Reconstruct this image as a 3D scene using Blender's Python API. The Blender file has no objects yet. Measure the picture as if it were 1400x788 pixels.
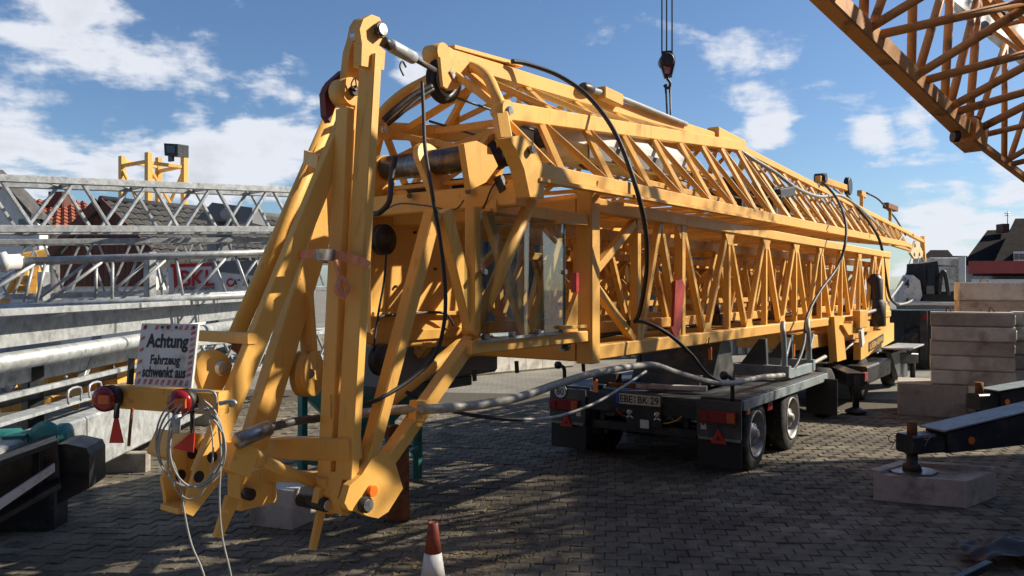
import bpy, math, random
from mathutils import Vector, Matrix
random.seed(7)
scene = bpy.context.scene
COL = scene.collection

# ------------------------------------------------------------------ camera
H = 1.95                     # eye height (m)
F = 1120.0                   # focal length in photograph pixels (1400 wide)
cam_d = bpy.data.cameras.new('camera')
cam_d.sensor_width = 36.0
cam_d.lens = 36.0 * F / 1400.0
cam_d.clip_start = 0.05
cam_d.clip_end = 3000
cam = bpy.data.objects.new('camera', cam_d)
cam.location = (0, 0, H)
cam.rotation_euler = (math.radians(90), 0, 0)
COL.objects.link(cam)
scene.camera = cam

# ------------------------------------------------------------------ sky, sun, exposure
SUN_EL = math.radians(34)
SUN_H = Vector((0.97, 0.245, 0)).normalized()          # horizontal direction towards the sun
SUN = Vector((SUN_H.x * math.cos(SUN_EL), SUN_H.y * math.cos(SUN_EL), math.sin(SUN_EL)))
sd = bpy.data.lights.new('sun', 'SUN')
sd.energy = 5.0
sd.angle = math.radians(0.5)
sd.color = (1.0, 0.90, 0.74)
so = bpy.data.objects.new('sun', sd)
so.rotation_euler = SUN.to_track_quat('Z', 'Y').to_euler()
so.location = (20, 8, 30)
COL.objects.link(so)

world = bpy.data.worlds.new('World')
scene.world = world
world.use_nodes = True
wt = world.node_tree
wt.nodes.clear()
def wn(t, **kw):
    n = wt.nodes.new(t)
    for k, v in kw.items():
        setattr(n, k, v)
    return n
def wl(a, b): wt.links.new(a, b)
def wmath(op, a, b=None, clamp=False):
    n = wn('ShaderNodeMath', operation=op, use_clamp=clamp)
    for i, x in enumerate((a, b)):
        if x is None: continue
        if isinstance(x, (int, float)): n.inputs[i].default_value = x
        else: wl(x, n.inputs[i])
    return n.outputs[0]
sky = wn('ShaderNodeTexSky', sky_type='NISHITA', sun_disc=False)
sky.sun_elevation = SUN_EL
sky.sun_rotation = math.atan2(SUN_H.x, SUN_H.y)
sky.altitude = 100
sky.air_density = 1.0
sky.dust_density = 0.6
sky.ozone_density = 1.6
geo = wn('ShaderNodeTexCoord')
dirv = geo.outputs['Generated']
sep = wn('ShaderNodeSeparateXYZ'); wl(dirv, sep.inputs[0])
zc = wmath('MAXIMUM', sep.outputs['Z'], 0.0)
# cumulus layer: the view direction projected on to a flat cloud base
den = wmath('ADD', zc, 0.22)
u = wmath('DIVIDE', sep.outputs['X'], den)
v = wmath('DIVIDE', sep.outputs['Y'], den)
comb = wn('ShaderNodeCombineXYZ'); wl(u, comb.inputs[0]); wl(v, comb.inputs[1]); wl(wmath('MULTIPLY', zc, 2.2), comb.inputs[2])
def noise(scale, detail, rough, vec, off=(0, 0, 0), dist=0.0):
    mp = wn('ShaderNodeMapping'); mp.inputs['Location'].default_value = off
    wl(vec, mp.inputs['Vector'])
    n = wn('ShaderNodeTexNoise'); n.inputs['Scale'].default_value = scale
    n.inputs['Detail'].default_value = detail; n.inputs['Roughness'].default_value = rough
    n.inputs['Distortion'].default_value = dist
    wl(mp.outputs[0], n.inputs['Vector'])
    return n.outputs['Fac']
n1 = noise(2.3, 9, 0.56, comb.outputs[0], (3.1, 0.75, 0.0), 0.15)
n2 = noise(9.0, 6, 0.6, dirv, (1.7, 0.2, 4.4))
dens = wmath('ADD', wmath('ADD', wmath('MULTIPLY', n1, 1.25), wmath('MULTIPLY', n2, 0.55)), -0.42)
blob = wmath('ADD', 0.0, 0.0)
# the cumulus groups that stand in the sky around the yard: direction, angular size, weight
def rdir(px, py):
    return Vector(((px - 700) / F, 1.0, (394 - py) / F)).normalized()
clouds = [(70, 80, 6.0, .26), (130, 60, 4.0, .20), (190, 150, 5.0, .26), (255, 150, 2.8, .26), (60, 180, 6.0, .22), (30, 30, 5, .18), (130, 120, 4, .22), (160, 225, 4.5, .15),
          (300, 238, 5.0, .24), (380, 242, 4.5, .25), (250, 222, 4.0, .20), (120, 240, 6.0, .22), (380, 108, 2.6, .20), (300, 12, 2.8, .15),
          (1048, 186, 2.0, .32), (1195, 180, 1.8, .22), (1255, 162, 1.8, .24), (1145, 190, 1.4, .1), (1270, 248, 2.0, .17), (1320, 255, 2.0, .12),
          (1290, 295, 3.4, .34), (1235, 318, 2.2, .2), (1380, 300, 4.0, .30), (1330, 325, 4.0, .25), (1380, 250, 2.4, .18), (560, 95, 1.7, .15), (610, 50, 1.5, .10),
          (-150, 120, 9, .15), (-300, 250, 9, .15), (1550, 240, 8, .15), (1700, 120, 7, .12)]
for (px, py, deg, w) in clouds:
    dp = wn('ShaderNodeVectorMath', operation='DOT_PRODUCT')
    wl(dirv, dp.inputs[0]); dp.inputs[1].default_value = rdir(px, py)
    # 1 - (1-dot)/(1-cos(deg)) squared falloff
    k = 1.0 / (1.0 - math.cos(math.radians(deg)))
    t = wmath('MULTIPLY', wmath('SUBTRACT', 1.0, dp.outputs['Value']), -k)
    g = wmath('EXPONENT', t)
    blob = wmath('MAXIMUM', blob, wmath('MULTIPLY', g, w))
dens = wmath('ADD', dens, blob)
ramp = wn('ShaderNodeMapRange', interpolation_type='SMOOTHSTEP')
ramp.inputs['From Min'].default_value = 0.575; ramp.inputs['From Max'].default_value = 0.735
wl(dens, ramp.inputs['Value'])
shade = wn('ShaderNodeMapRange')
shade.inputs['From Min'].default_value = 0.70; shade.inputs['From Max'].default_value = 0.95
shade.inputs['To Min'].default_value = 1.0; shade.inputs['To Max'].default_value = 0.72
wl(wmath('ADD', wmath('MULTIPLY', dens, 0.6), wmath('MULTIPLY', n2, 0.45)), shade.inputs['Value'])
bg_sky = wn('ShaderNodeBackground'); bg_sky.inputs['Strength'].default_value = 0.074
tint = wn('ShaderNodeMix', data_type='RGBA', blend_type='MULTIPLY'); tint.inputs[0].default_value = 1.0
wl(sky.outputs[0], tint.inputs[6]); tint.inputs[7].default_value = (0.78, 0.95, 1.15, 1)
wl(tint.outputs[2], bg_sky.inputs['Color'])
bg_cl = wn('ShaderNodeBackground'); bg_cl.inputs['Color'].default_value = (0.90, 0.93, 1.0, 1)
wl(wmath('MULTIPLY', shade.outputs[0], 0.66), bg_cl.inputs['Strength'])
mixs = wn('ShaderNodeMixShader')
wl(wmath('MULTIPLY', ramp.outputs[0], 0.92), mixs.inputs[0]); wl(bg_sky.outputs[0], mixs.inputs[1]); wl(bg_cl.outputs[0], mixs.inputs[2])
wo = wn('ShaderNodeOutputWorld'); wl(mixs.outputs[0], wo.inputs[0])

vs = scene.view_settings
vs.view_transform = 'Standard'; vs.look = 'None'; vs.gamma = 1.0; vs.use_curve_mapping = False
vs.exposure = 0.5
scene.cycles.max_bounces = 6
scene.cycles.diffuse_bounces = 3
scene.cycles.glossy_bounces = 3
scene.cycles.transmission_bounces = 6
scene.cycles.transparent_max_bounces = 8
scene.cycles.use_denoising = True

# ------------------------------------------------------------------ the crane's own frame: s along it, v to its right, z up
C0 = Vector((0.118, 7.054, 0))
A = Vector((0.571, 0.821, 0)).normalized()
L = Vector((A.y, -A.x, 0))
Z = Vector((0, 0, 1))
def cr(s, v, z): return C0 + A * s + L * v + Z * z
def ray(px, py): return Vector(((px - 700) / F, 1.0, (394 - py) / F))
def pd(px, py, d): return Vector((0, 0, H)) + ray(px, py) * d
def pz(px, py, z): return pd(px, py, (z - H) / ray(px, py).z)
def pv(px, py, v):
    r = ray(px, py); return pd(px, py, (v + C0.dot(L)) / r.dot(L))
def ps(px, py, s):
    r = ray(px, py); return pd(px, py, (s + C0.dot(A)) / r.dot(A))

# ------------------------------------------------------------------ materials
MATS = {}
def mat(name, col, rough=0.6, metal=0.0, var=0.15, scale=6.0, dirt=None, dirt_amt=0.0, dirt_scale=3.0, bump=0.0, bump_scale=60.0,
        col2=None, trans=0.0, emit=0.0, spec=0.5, objvar=0.0, stretch=None, coat=0.0, streak=None):
    if name in MATS: return MATS[name]
    m = bpy.data.materials.new(name); m.use_nodes = True
    nt = m.node_tree; b = nt.nodes['Principled BSDF']
    ln = nt.links.new
    b.inputs['Roughness'].default_value = rough
    b.inputs['Metallic'].default_value = metal
    b.inputs['Specular IOR Level'].default_value = spec
    b.inputs['Transmission Weight'].default_value = trans
    b.inputs['Coat Weight'].default_value = coat
    tc = nt.nodes.new('ShaderNodeTexCoord')
    vec = tc.outputs['Object']
    if stretch:
        mp = nt.nodes.new('ShaderNodeMapping'); mp.inputs['Scale'].default_value = stretch
        ln(vec, mp.inputs[0]); vec = mp.outputs[0]
    oi = nt.nodes.new('ShaderNodeObjectInfo')
    vadd = nt.nodes.new('ShaderNodeVectorMath'); vadd.operation = 'ADD'
    vm = nt.nodes.new('ShaderNodeVectorMath'); vm.operation = 'SCALE'; vm.inputs['Scale'].default_value = 37.0
    cx = nt.nodes.new('ShaderNodeCombineXYZ')
    ln(oi.outputs['Random'], cx.inputs[0]); ln(oi.outputs['Random'], cx.inputs[1])
    ln(cx.outputs[0], vm.inputs[0]); ln(vec, vadd.inputs[0]); ln(vm.outputs[0], vadd.inputs[1])
    def nz(sc, det=5, ro=0.6):
        n = nt.nodes.new('ShaderNodeTexNoise'); n.inputs['Scale'].default_value = sc
        n.inputs['Detail'].default_value = det; n.inputs['Roughness'].default_value = ro
        ln(vadd.outputs[0], n.inputs['Vector']); return n.outputs['Fac']
    def mr(x, a, bb, c, d):
        n = nt.nodes.new('ShaderNodeMapRange')
        n.inputs['From Min'].default_value = a; n.inputs['From Max'].default_value = bb
        n.inputs['To Min'].default_value = c; n.inputs['To Max'].default_value = d
        ln(x, n.inputs['Value']); return n.outputs[0]
    def mix(f, ca, cb, bt='MIX'):
        n = nt.nodes.new('ShaderNodeMix'); n.data_type = 'RGBA'; n.blend_type = bt
        for i, x in ((0, f), (6, ca), (7, cb)):
            if isinstance(x, (int, float)): n.inputs[i].default_value = x
            elif isinstance(x, tuple): n.inputs[i].default_value = x
            else: ln(x, n.inputs[i])
        return n.outputs[2]
    c = tuple(col) + (1,)
    if col2:
        c = mix(mr(nz(scale * 0.6), 0.35, 0.65, 0, 1), c, tuple(col2) + (1,))
    base = nz(scale)
    k = mr(base, 0.3, 0.7, 1 - var, 1 + var)
    hs = nt.nodes.new('ShaderNodeHueSaturation')
    if isinstance(c, tuple): hs.inputs['Color'].default_value = c
    else: ln(c, hs.inputs['Color'])
    if objvar:
        mm = nt.nodes.new('ShaderNodeMath'); mm.operation = 'MULTIPLY'
        ln(k, mm.inputs[0]); ln(mr(oi.outputs['Random'], 0, 1, 1 - objvar, 1 + objvar), mm.inputs[1]); k = mm.outputs[0]
    ln(k, hs.inputs['Value'])
    out = hs.outputs[0]
    if dirt:
        dn = nz(dirt_scale, 8, 0.68)
        out = mix(mr(dn, 0.60 - dirt_amt * 0.3, 0.74 - dirt_amt * 0.2, 0, 0.9), out, tuple(dirt) + (1,))
    if streak:      # washed-down rust and grime runs
        mp2 = nt.nodes.new('ShaderNodeMapping'); mp2.inputs['Scale'].default_value = (16, 16, 1.1)
        ln(vadd.outputs[0], mp2.inputs[0])
        n2_ = nt.nodes.new('ShaderNodeTexNoise'); n2_.inputs['Scale'].default_value = 1.6; n2_.inputs['Detail'].default_value = 6
        ln(mp2.outputs[0], n2_.inputs['Vector'])
        out = mix(mr(n2_.outputs['Fac'], 0.60, 0.76, 0, 0.6), out, tuple(streak) + (1,))
    ln(out, b.inputs['Base Color'])
    ln(mr(nz(scale * 2.3), 0.3, 0.7, max(0.02, rough - 0.1), min(1, rough + 0.1)), b.inputs['Roughness'])
    if bump:
        bp = nt.nodes.new('ShaderNodeBump'); bp.inputs['Strength'].default_value = bump; bp.inputs['Distance'].default_value = 0.01
        ln(nz(bump_scale, 4), bp.inputs['Height']); ln(bp.outputs[0], b.inputs['Normal'])
    if emit:
        b.inputs['Emission Color'].default_value = tuple(col) + (1,); b.inputs['Emission Strength'].default_value = emit
    MATS[name] = m
    return m

YEL = mat('crane_yellow_paint', (0.82, 0.445, 0.100), 0.55, 0, 0.06, 2.0, (0.20, 0.09, 0.03), -0.16, 14.0, 0.15, 40, objvar=0.08, spec=0.4, streak=(0.42, 0.20, 0.06))
YEL2 = mat('worn_yellow_paint', (0.70, 0.38, 0.085), 0.6, 0, 0.12, 4.0, (0.20, 0.09, 0.03), 0.2, 7.0, 0.2, 50, objvar=0.08, spec=0.35)
ORNG = mat('orange_brown_paint', (0.72, 0.34, 0.10), 0.55, 0, 0.12, 4.0, (0.12, 0.06, 0.03), 0.25, 5.0, 0.15, 50, objvar=0.06)
GALV = mat('galvanised_steel', (0.33, 0.35, 0.355), 0.5, 0.3, 0.2, 12.0, (0.20, 0.20, 0.19), 0.25, 7.0, 0.1, 60, col2=(0.48, 0.50, 0.505), objvar=0.15)
STEEL = mat('bare_steel', (0.30, 0.29, 0.28), 0.35, 0.9, 0.2, 9.0, (0.11, 0.06, 0.03), 0.35, 5.0, 0.05, 80)
PIN = mat('zinc_pin', (0.62, 0.62, 0.60), 0.3, 0.9, 0.1, 9.0)
DRUM = mat('scraped_drum_steel', (0.20, 0.18, 0.165), 0.3, 0.8, 0.3, 6.0, (0.09, 0.045, 0.02), 0.45, 3.0, 0.05, 60, stretch=(4, 4, 0.8))
BLACK = mat('black_rubber', (0.016, 0.016, 0.017), 0.55, 0, 0.2, 20.0, bump=0.1)
BLKP = mat('black_paint', (0.022, 0.024, 0.027), 0.4, 0, 0.2, 6.0, (0.08, 0.07, 0.06), 0.25, 6.0, 0.1)
GREASE = mat('greasy_dark_metal', (0.045, 0.042, 0.04), 0.45, 0.4, 0.3, 14.0, (0.11, 0.06, 0.03), 0.3, 8.0, 0.2)
TGREY = mat('trailer_grey_paint', (0.055, 0.062, 0.066), 0.5, 0, 0.15, 5.0, (0.14, 0.12, 0.10), 0.32, 4.0, 0.1)
BGREY = mat('saddle_blue_grey_paint', (0.26, 0.31, 0.32), 0.5, 0, 0.15, 5.0, (0.2, 0.15, 0.1), 0.3, 6.0, 0.1)
TYRE = mat('tyre_rubber', (0.022, 0.021, 0.02), 0.85, 0, 0.2, 12.0, (0.10, 0.09, 0.075), 0.35, 5.0, 0.3, 50)
RIM = mat('grey_wheel_rim', (0.34, 0.34, 0.33), 0.5, 0.3, 0.15, 10.0, (0.12, 0.1, 0.08), 0.35, 6.0)
ROPE = mat('wire_rope', (0.36, 0.34, 0.30), 0.6, 0.3, 0.25, 30.0, bump=0.4, bump_scale=120)
ROPED = mat('dark_wire_rope', (0.10, 0.095, 0.09), 0.5, 0.5, 0.25, 30.0, bump=0.4, bump_scale=120)
CABLE = mat('grey_cable_sheath', (0.33, 0.33, 0.31), 0.5, 0, 0.1, 10.0)
CONC = mat('weathered_concrete', (0.62, 0.585, 0.51), 0.9, 0, 0.18, 4.0, (0.27, 0.23, 0.185), 0.35, 2.2, 0.5, 45, objvar=0.12)
CONCD = mat('dark_weathered_concrete', (0.46, 0.43, 0.37), 0.92, 0, 0.22, 5.0, (0.18, 0.15, 0.12), 0.4, 2.5, 0.5, 45, objvar=0.15)
CONCP = mat('pinkish_concrete', (0.54, 0.45, 0.37), 0.92, 0, 0.18, 5.0, (0.2, 0.17, 0.14), 0.35, 3.0, 0.5, 40)
RED = mat('red_plastic', (0.55, 0.03, 0.025), 0.35, 0, 0.1, 10.0)
DRED = mat('dark_red_paint', (0.16, 0.018, 0.018), 0.5, 0, 0.15, 8.0)
REDL = mat('red_lever_paint', (0.42, 0.04, 0.025), 0.45, 0, 0.15, 8.0, (0.1, 0.02, 0.02), 0.2)
LENSR = mat('red_lamp_lens', (0.26, 0.012, 0.015), 0.2, 0, 0.1, 20.0, spec=0.6)
LENSO = mat('amber_lamp_lens', (0.55, 0.11, 0.025), 0.25, 0, 0.1, 20.0)
ORANGE = mat('orange_plastic', (0.85, 0.20, 0.02), 0.4, 0, 0.08, 10.0)
STRAP = mat('orange_webbing', (0.80, 0.34, 0.18), 0.8, 0, 0.15, 40.0, bump=0.2, bump_scale=200)
WHITE = mat('white_paint', (0.72, 0.72, 0.70), 0.5, 0, 0.06, 5.0, (0.36, 0.33, 0.29), 0.22, 6.0)
SIGNW = mat('dirty_white_sign_enamel', (0.66, 0.66, 0.63), 0.45, 0, 0.06, 6.0, (0.30, 0.24, 0.18), 0.28, 9.0)
SIGNR = mat('faded_red_sign_paint', (0.55, 0.10, 0.08), 0.5, 0, 0.2, 14.0, (0.6, 0.45, 0.4), 0.3, 14.0)
INK = mat('black_lettering', (0.02, 0.02, 0.022), 0.6, 0, 0.1, 10.0)
REDI = mat('red_lettering', (0.55, 0.02, 0.02), 0.5, 0, 0.08, 10.0)
TEAL = mat('teal_paint', (0.02, 0.21, 0.19), 0.45, 0, 0.15, 5.0, (0.03, 0.07, 0.06), 0.3, 6.0)
PLATEY = mat('number_plate_reflective', (0.62, 0.58, 0.42), 0.5, 0, 0.05, 5.0)
RUSTY = mat('rusty_steel', (0.26, 0.10, 0.035), 0.85, 0.1, 0.3, 10.0, (0.09, 0.035, 0.015), 0.4, 7.0, 0.4, 50)
TILER = mat('red_roof_tile', (0.34, 0.10, 0.05), 0.85, 0, 0.2, 5.0, (0.15, 0.07, 0.05), 0.3, objvar=0.15)
TILED = mat('shaded_dark_roof_tile', (0.022, 0.019, 0.018), 0.95, 0, 0.3, 2.0, (0.035, 0.028, 0.024), 0.2, spec=0.05)  # dark tile deepened so the shade of the slopes is in the colour
CLAD = mat('blue_grey_ribbed_cladding', (0.115, 0.125, 0.135), 0.6, 0, 0.12, 1.5, (0.07, 0.07, 0.07), 0.3, 1.2, objvar=0.15)
TILEG = mat('dark_roof_tile', (0.075, 0.072, 0.07), 0.8, 0, 0.25, 5.0, (0.13, 0.12, 0.10), 0.3, objvar=0.18)
BRWN = mat('brown_timber_cladding', (0.12, 0.045, 0.03), 0.8, 0, 0.2, 6.0, objvar=0.15)
PLAST = mat('white_render', (0.68, 0.66, 0.62), 0.9, 0, 0.08, 2.0, (0.4, 0.38, 0.34), 0.2, 1.5)
GREYP = mat('grey_cladding', (0.16, 0.165, 0.17), 0.6, 0, 0.1, 2.0)
REDW = mat('red_fascia', (0.32, 0.045, 0.035), 0.6, 0, 0.1, 2.0)
WIN = mat('window_glass', (0.03, 0.04, 0.05), 0.08, 0, 0.05, 4.0, spec=0.8)
BARK = mat('tree_bark', (0.09, 0.065, 0.045), 0.9, 0, 0.25, 12.0, bump=0.5, bump_scale=30)
LEAF = mat('tree_leaf', (0.075, 0.095, 0.028), 0.7, 0, 0.3, 3.0)
CONEO = mat('faded_cone_red', (0.30, 0.06, 0.035), 0.6, 0, 0.2, 14.0, (0.10, 0.05, 0.035), 0.32, 9.0)
BAG = mat('black_polythene', (0.02, 0.02, 0.02), 0.5, 0, 0.2, 9.0, bump=0.3, bump_scale=20)

def glass_mat():
    m = bpy.data.materials.new('scratched_acrylic'); m.use_nodes = True
    nt = m.node_tree; nt.nodes.clear()
    o = nt.nodes.new('ShaderNodeOutputMaterial')
    tr = nt.nodes.new('ShaderNodeBsdfTransparent'); tr.inputs[0].default_value = (0.74, 0.80, 0.83, 1)
    gl = nt.nodes.new('ShaderNodeBsdfGlossy'); gl.inputs['Roughness'].default_value = 0.012; gl.inputs[0].default_value = (0.9, 0.95, 1, 1)
    df = nt.nodes.new('ShaderNodeBsdfDiffuse'); df.inputs[0].default_value = (0.55, 0.58, 0.6, 1)
    lw = nt.nodes.new('ShaderNodeLayerWeight'); pw_ = nt.nodes.new('ShaderNodeMath'); pw_.operation = 'POWER'; pw_.inputs[1].default_value = 4.0
    nt.links.new(lw.outputs['Facing'], pw_.inputs[0])
    fr = nt.nodes.new('ShaderNodeMapRange'); fr.inputs['To Min'].default_value = 0.06; fr.inputs['To Max'].default_value = 0.7; nt.links.new(pw_.outputs[0], fr.inputs['Value'])
    tc = nt.nodes.new('ShaderNodeTexCoord')
    mp = nt.nodes.new('ShaderNodeMapping'); mp.inputs['Scale'].default_value = (4, 4, 1.6)
    nz = nt.nodes.new('ShaderNodeTexNoise'); nz.inputs['Scale'].default_value = 3; nz.inputs['Detail'].default_value = 6
    nt.links.new(tc.outputs['Object'], mp.inputs[0]); nt.links.new(mp.outputs[0], nz.inputs['Vector'])
    mr = nt.nodes.new('ShaderNodeMapRange'); mr.inputs['From Min'].default_value = 0.4; mr.inputs['From Max'].default_value = 0.8
    mr.inputs['To Min'].default_value = 0.004; mr.inputs['To Max'].default_value = 0.035
    nt.links.new(nz.outputs['Fac'], mr.inputs['Value'])
    m1 = nt.nodes.new('ShaderNodeMixShader'); m2 = nt.nodes.new('ShaderNodeMixShader')
    nt.links.new(fr.outputs[0], m1.inputs[0]); nt.links.new(tr.outputs[0], m1.inputs[1]); nt.links.new(gl.outputs[0], m1.inputs[2])
    nt.links.new(mr.outputs[0], m2.inputs[0]); nt.links.new(m1.outputs[0], m2.inputs[1]); nt.links.new(df.outputs[0], m2.inputs[2])
    nt.links.new(m2.outputs[0], o.inputs[0])
    return m
GLASS = glass_mat()

# ------------------------------------------------------------------ mesh helpers
WLOC = {}
class MB:
    def __init__(self): self.v = []; self.f = []; self.sm = []
    def face(self, idx, smooth=False): self.f.append(idx); self.sm.append(smooth)
    def ring(self, pts):
        b = len(self.v); self.v += [Vector(p) for p in pts]; return list(range(b, b + len(pts)))
    def loft(self, rings, smooth=False, cap=True, close=True):
        for a, b in zip(rings, rings[1:]):
            n = len(a)
            for i in range(n if close else n - 1):
                j = (i + 1) % n
                self.face((a[i], a[j], b[j], b[i]), smooth)
        if cap:
            self.face(tuple(reversed(rings[0]))); self.face(tuple(rings[-1]))
    def beam(self, p0, p1, w, h, up=None, ch=None, w1=None, h1=None):
        """chamfered rectangular bar; w across (perpendicular to up), h along up"""
        p0 = Vector(p0); p1 = Vector(p1); d = (p1 - p0).normalized()
        up = Vector(up) if up is not None else (Z if abs(d.z) < 0.95 else A)
        x = d.cross(up).normalized(); y = x.cross(d).normalized()
        w1 = w if w1 is None else w1; h1 = h if h1 is None else h1
        rs = []
        for p, ww, hh in ((p0, w, h), (p1, w1, h1)):
            a, b = ww / 2, hh / 2
            c = min(a, b) * 0.18 if ch is None else ch
            o = [(-a + c, -b), (a - c, -b), (a, -b + c), (a, b - c), (a - c, b), (-a + c, b), (-a, b - c), (-a, -b + c)]
            rs.append(self.ring([p + x * q[0] + y * q[1] for q in o]))
        self.loft(rs); return self
    def box(self, c, sx, sy, sz, rz=0.0, ch=None):
        """upright box, c = centre of its base"""
        c = Vector(c); R = Matrix.Rotation(rz, 3, 'Z')
        self.beam(c, c + Z * sz, sx, sy, up=R @ Vector((0, 1, 0)), ch=ch); return self
    def tube(self, p0, p1, r0, r1=None, n=10, cap=True):
        p0 = Vector(p0); p1 = Vector(p1); r1 = r0 if r1 is None else r1
        d = (p1 - p0).normalized(); x = d.orthogonal().normalized(); y = d.cross(x)
        rs = [self.ring([p + (x * math.cos(2 * math.pi * i / n) + y * math.sin(2 * math.pi * i / n)) * r for i in range(n)]) for p, r in ((p0, r0), (p1, r1))]
        self.loft(rs, True, cap); return self
    def lathe(self, p0, axis, prof, n=24, cap=True):
        """prof: (distance along axis, radius)"""
        p0 = Vector(p0); d = Vector(axis).normalized(); x = d.orthogonal().normalized(); y = d.cross(x)
        rs = [self.ring([p0 + d * t + (x * math.cos(2 * math.pi * i / n) + y * math.sin(2 * math.pi * i / n)) * r for i in range(n)]) for t, r in prof]
        for k, (a, b) in enumerate(zip(rs, rs[1:])):
            for i in range(n):
                j = (i + 1) % n; self.face((a[i], a[j], b[j], b[i]), True)
        if cap: self.face(tuple(reversed(rs[0]))); self.face(tuple(rs[-1]))
        return self
    def path(self, pts, r, n=7, sub=6, r1=None):
        P = [Vector(p) for p in pts]
        q = []
        for i in range(len(P) - 1):
            a = P[max(i - 1, 0)]; b = P[i]; c = P[i + 1]; d = P[min(i + 2, len(P) - 1)]
            for k in range(sub):
                t = k / sub
                q.append(0.5 * ((2 * b) + (c - a) * t + (2 * a - 5 * b + 4 * c - d) * t * t + (3 * b - a - 3 * c + d) * t ** 3))
        q.append(P[-1])
        x = (q[1] - q[0]).orthogonal().normalized(); rs = []
        for i, p in enumerate(q):
            d = (q[min(i + 1, len(q) - 1)] - q[max(i - 1, 0)]).normalized()
            x = (x - d * x.dot(d)).normalized(); y = d.cross(x)
            rr = r if r1 is None else r + (r1 - r) * i / (len(q) - 1)
            rs.append(self.ring([p + (x * math.cos(2 * math.pi * k / n) + y * math.sin(2 * math.pi * k / n)) * rr for k in range(n)]))
        self.loft(rs, True); return self
    def prism(self, pts, ext):
        P = [Vector(p) for p in pts]; e = Vector(ext)
        nrm = Vector((0, 0, 0))
        for i in range(len(P)): nrm += P[i].cross(P[(i + 1) % len(P)])
        if nrm.dot(e) > 0: P.reverse()
        a = self.ring(P); b = self.ring([p + e for p in P])
        self.face(tuple(a)); self.face(tuple(reversed(b)))
        n = len(P)
        for i in range(n):
            j = (i + 1) % n; self.face((a[j], a[i], b[i], b[j]))
        return self
    def quad(self, a, b, c, d):
        self.face(tuple(self.ring([a, b, c, d]))); return self
    def mesh(self, name, org):
        me = bpy.data.meshes.new(name)
        me.from_pydata([tuple(p - org) for p in self.v], [], self.f)
        me.polygons.foreach_set('use_smooth', self.sm)
        me.update(); return me
    def build(self, name, m, parent=None, label=None, cat=None, group=None, kind=None):
        xs = [p.x for p in self.v]; ys = [p.y for p in self.v]; zs = [p.z for p in self.v]
        org = Vector(((min(xs) + max(xs)) / 2, (min(ys) + max(ys)) / 2, min(zs)))
        me = self.mesh(name, org); me.materials.append(m)
        o = bpy.data.objects.new(name, me)
        return place(o, org, parent, label, cat, group, kind)
def place(o, org, parent=None, label=None, cat=None, group=None, kind=None):
    org = Vector(org)
    COL.objects.link(o)
    if parent is not None:
        o.parent = parent; o.location = org - WLOC[parent.name]
    else: o.location = org
    WLOC[o.name] = org
    if label: o['label'] = label
    if cat: o['category'] = cat
    if group: o['group'] = group
    if kind: o['kind'] = kind
    return o
def thing(name, loc, label, cat, group=None):
    return place(bpy.data.objects.new(name, None), loc, None, label, cat, group)
def bar(name, p0, p1, w, h, m, parent, up=None, **k): return MB().beam(p0, p1, w, h, up, **k).build(name, m, parent)
def rod(name, p0, p1, r, m, parent, r1=None, n=10): return MB().tube(p0, p1, r, r1, n).build(name, m, parent)
def hose(name, pts, r, m, parent, n=7, sub=7, **k): return MB().path(pts, r, n, sub).build(name, m, parent, **k)
def lettering(name, text, origin, right, up, height, m, parent, width=None, bold=0.0, align='CENTER', depth=0.001):
    """flat print: text centred on origin in the plane of right / up"""
    cu = bpy.data.curves.new(name, 'FONT'); cu.body = text; cu.size = 1.0; cu.align_x = 'LEFT'; cu.offset = bold; cu.resolution_u = 3
    tmp = bpy.data.objects.new(name, cu); COL.objects.link(tmp)
    dg = bpy.context.evaluated_depsgraph_get()
    me = bpy.data.meshes.new_from_object(tmp.evaluated_get(dg))
    bpy.data.objects.remove(tmp)
    xs = [p.co.x for p in me.vertices]; ys = [p.co.y for p in me.vertices]
    x0, x1, y1 = min(xs), max(xs), max(ys); y0 = min(ys)
    sy = height / (y1 - y0); sx = sy if width is None else width / (x1 - x0)
    right = Vector(right).normalized(); up = Vector(up).normalized()
    for p in me.vertices:
        p.co = right * ((p.co.x - (x0 + x1) / 2) * sx) + up * ((p.co.y - (y0 + y1) / 2) * sy)
    me.materials.append(m); me.name = name
    o = bpy.data.objects.new(name, me)
    return place(o, origin, parent)
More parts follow.
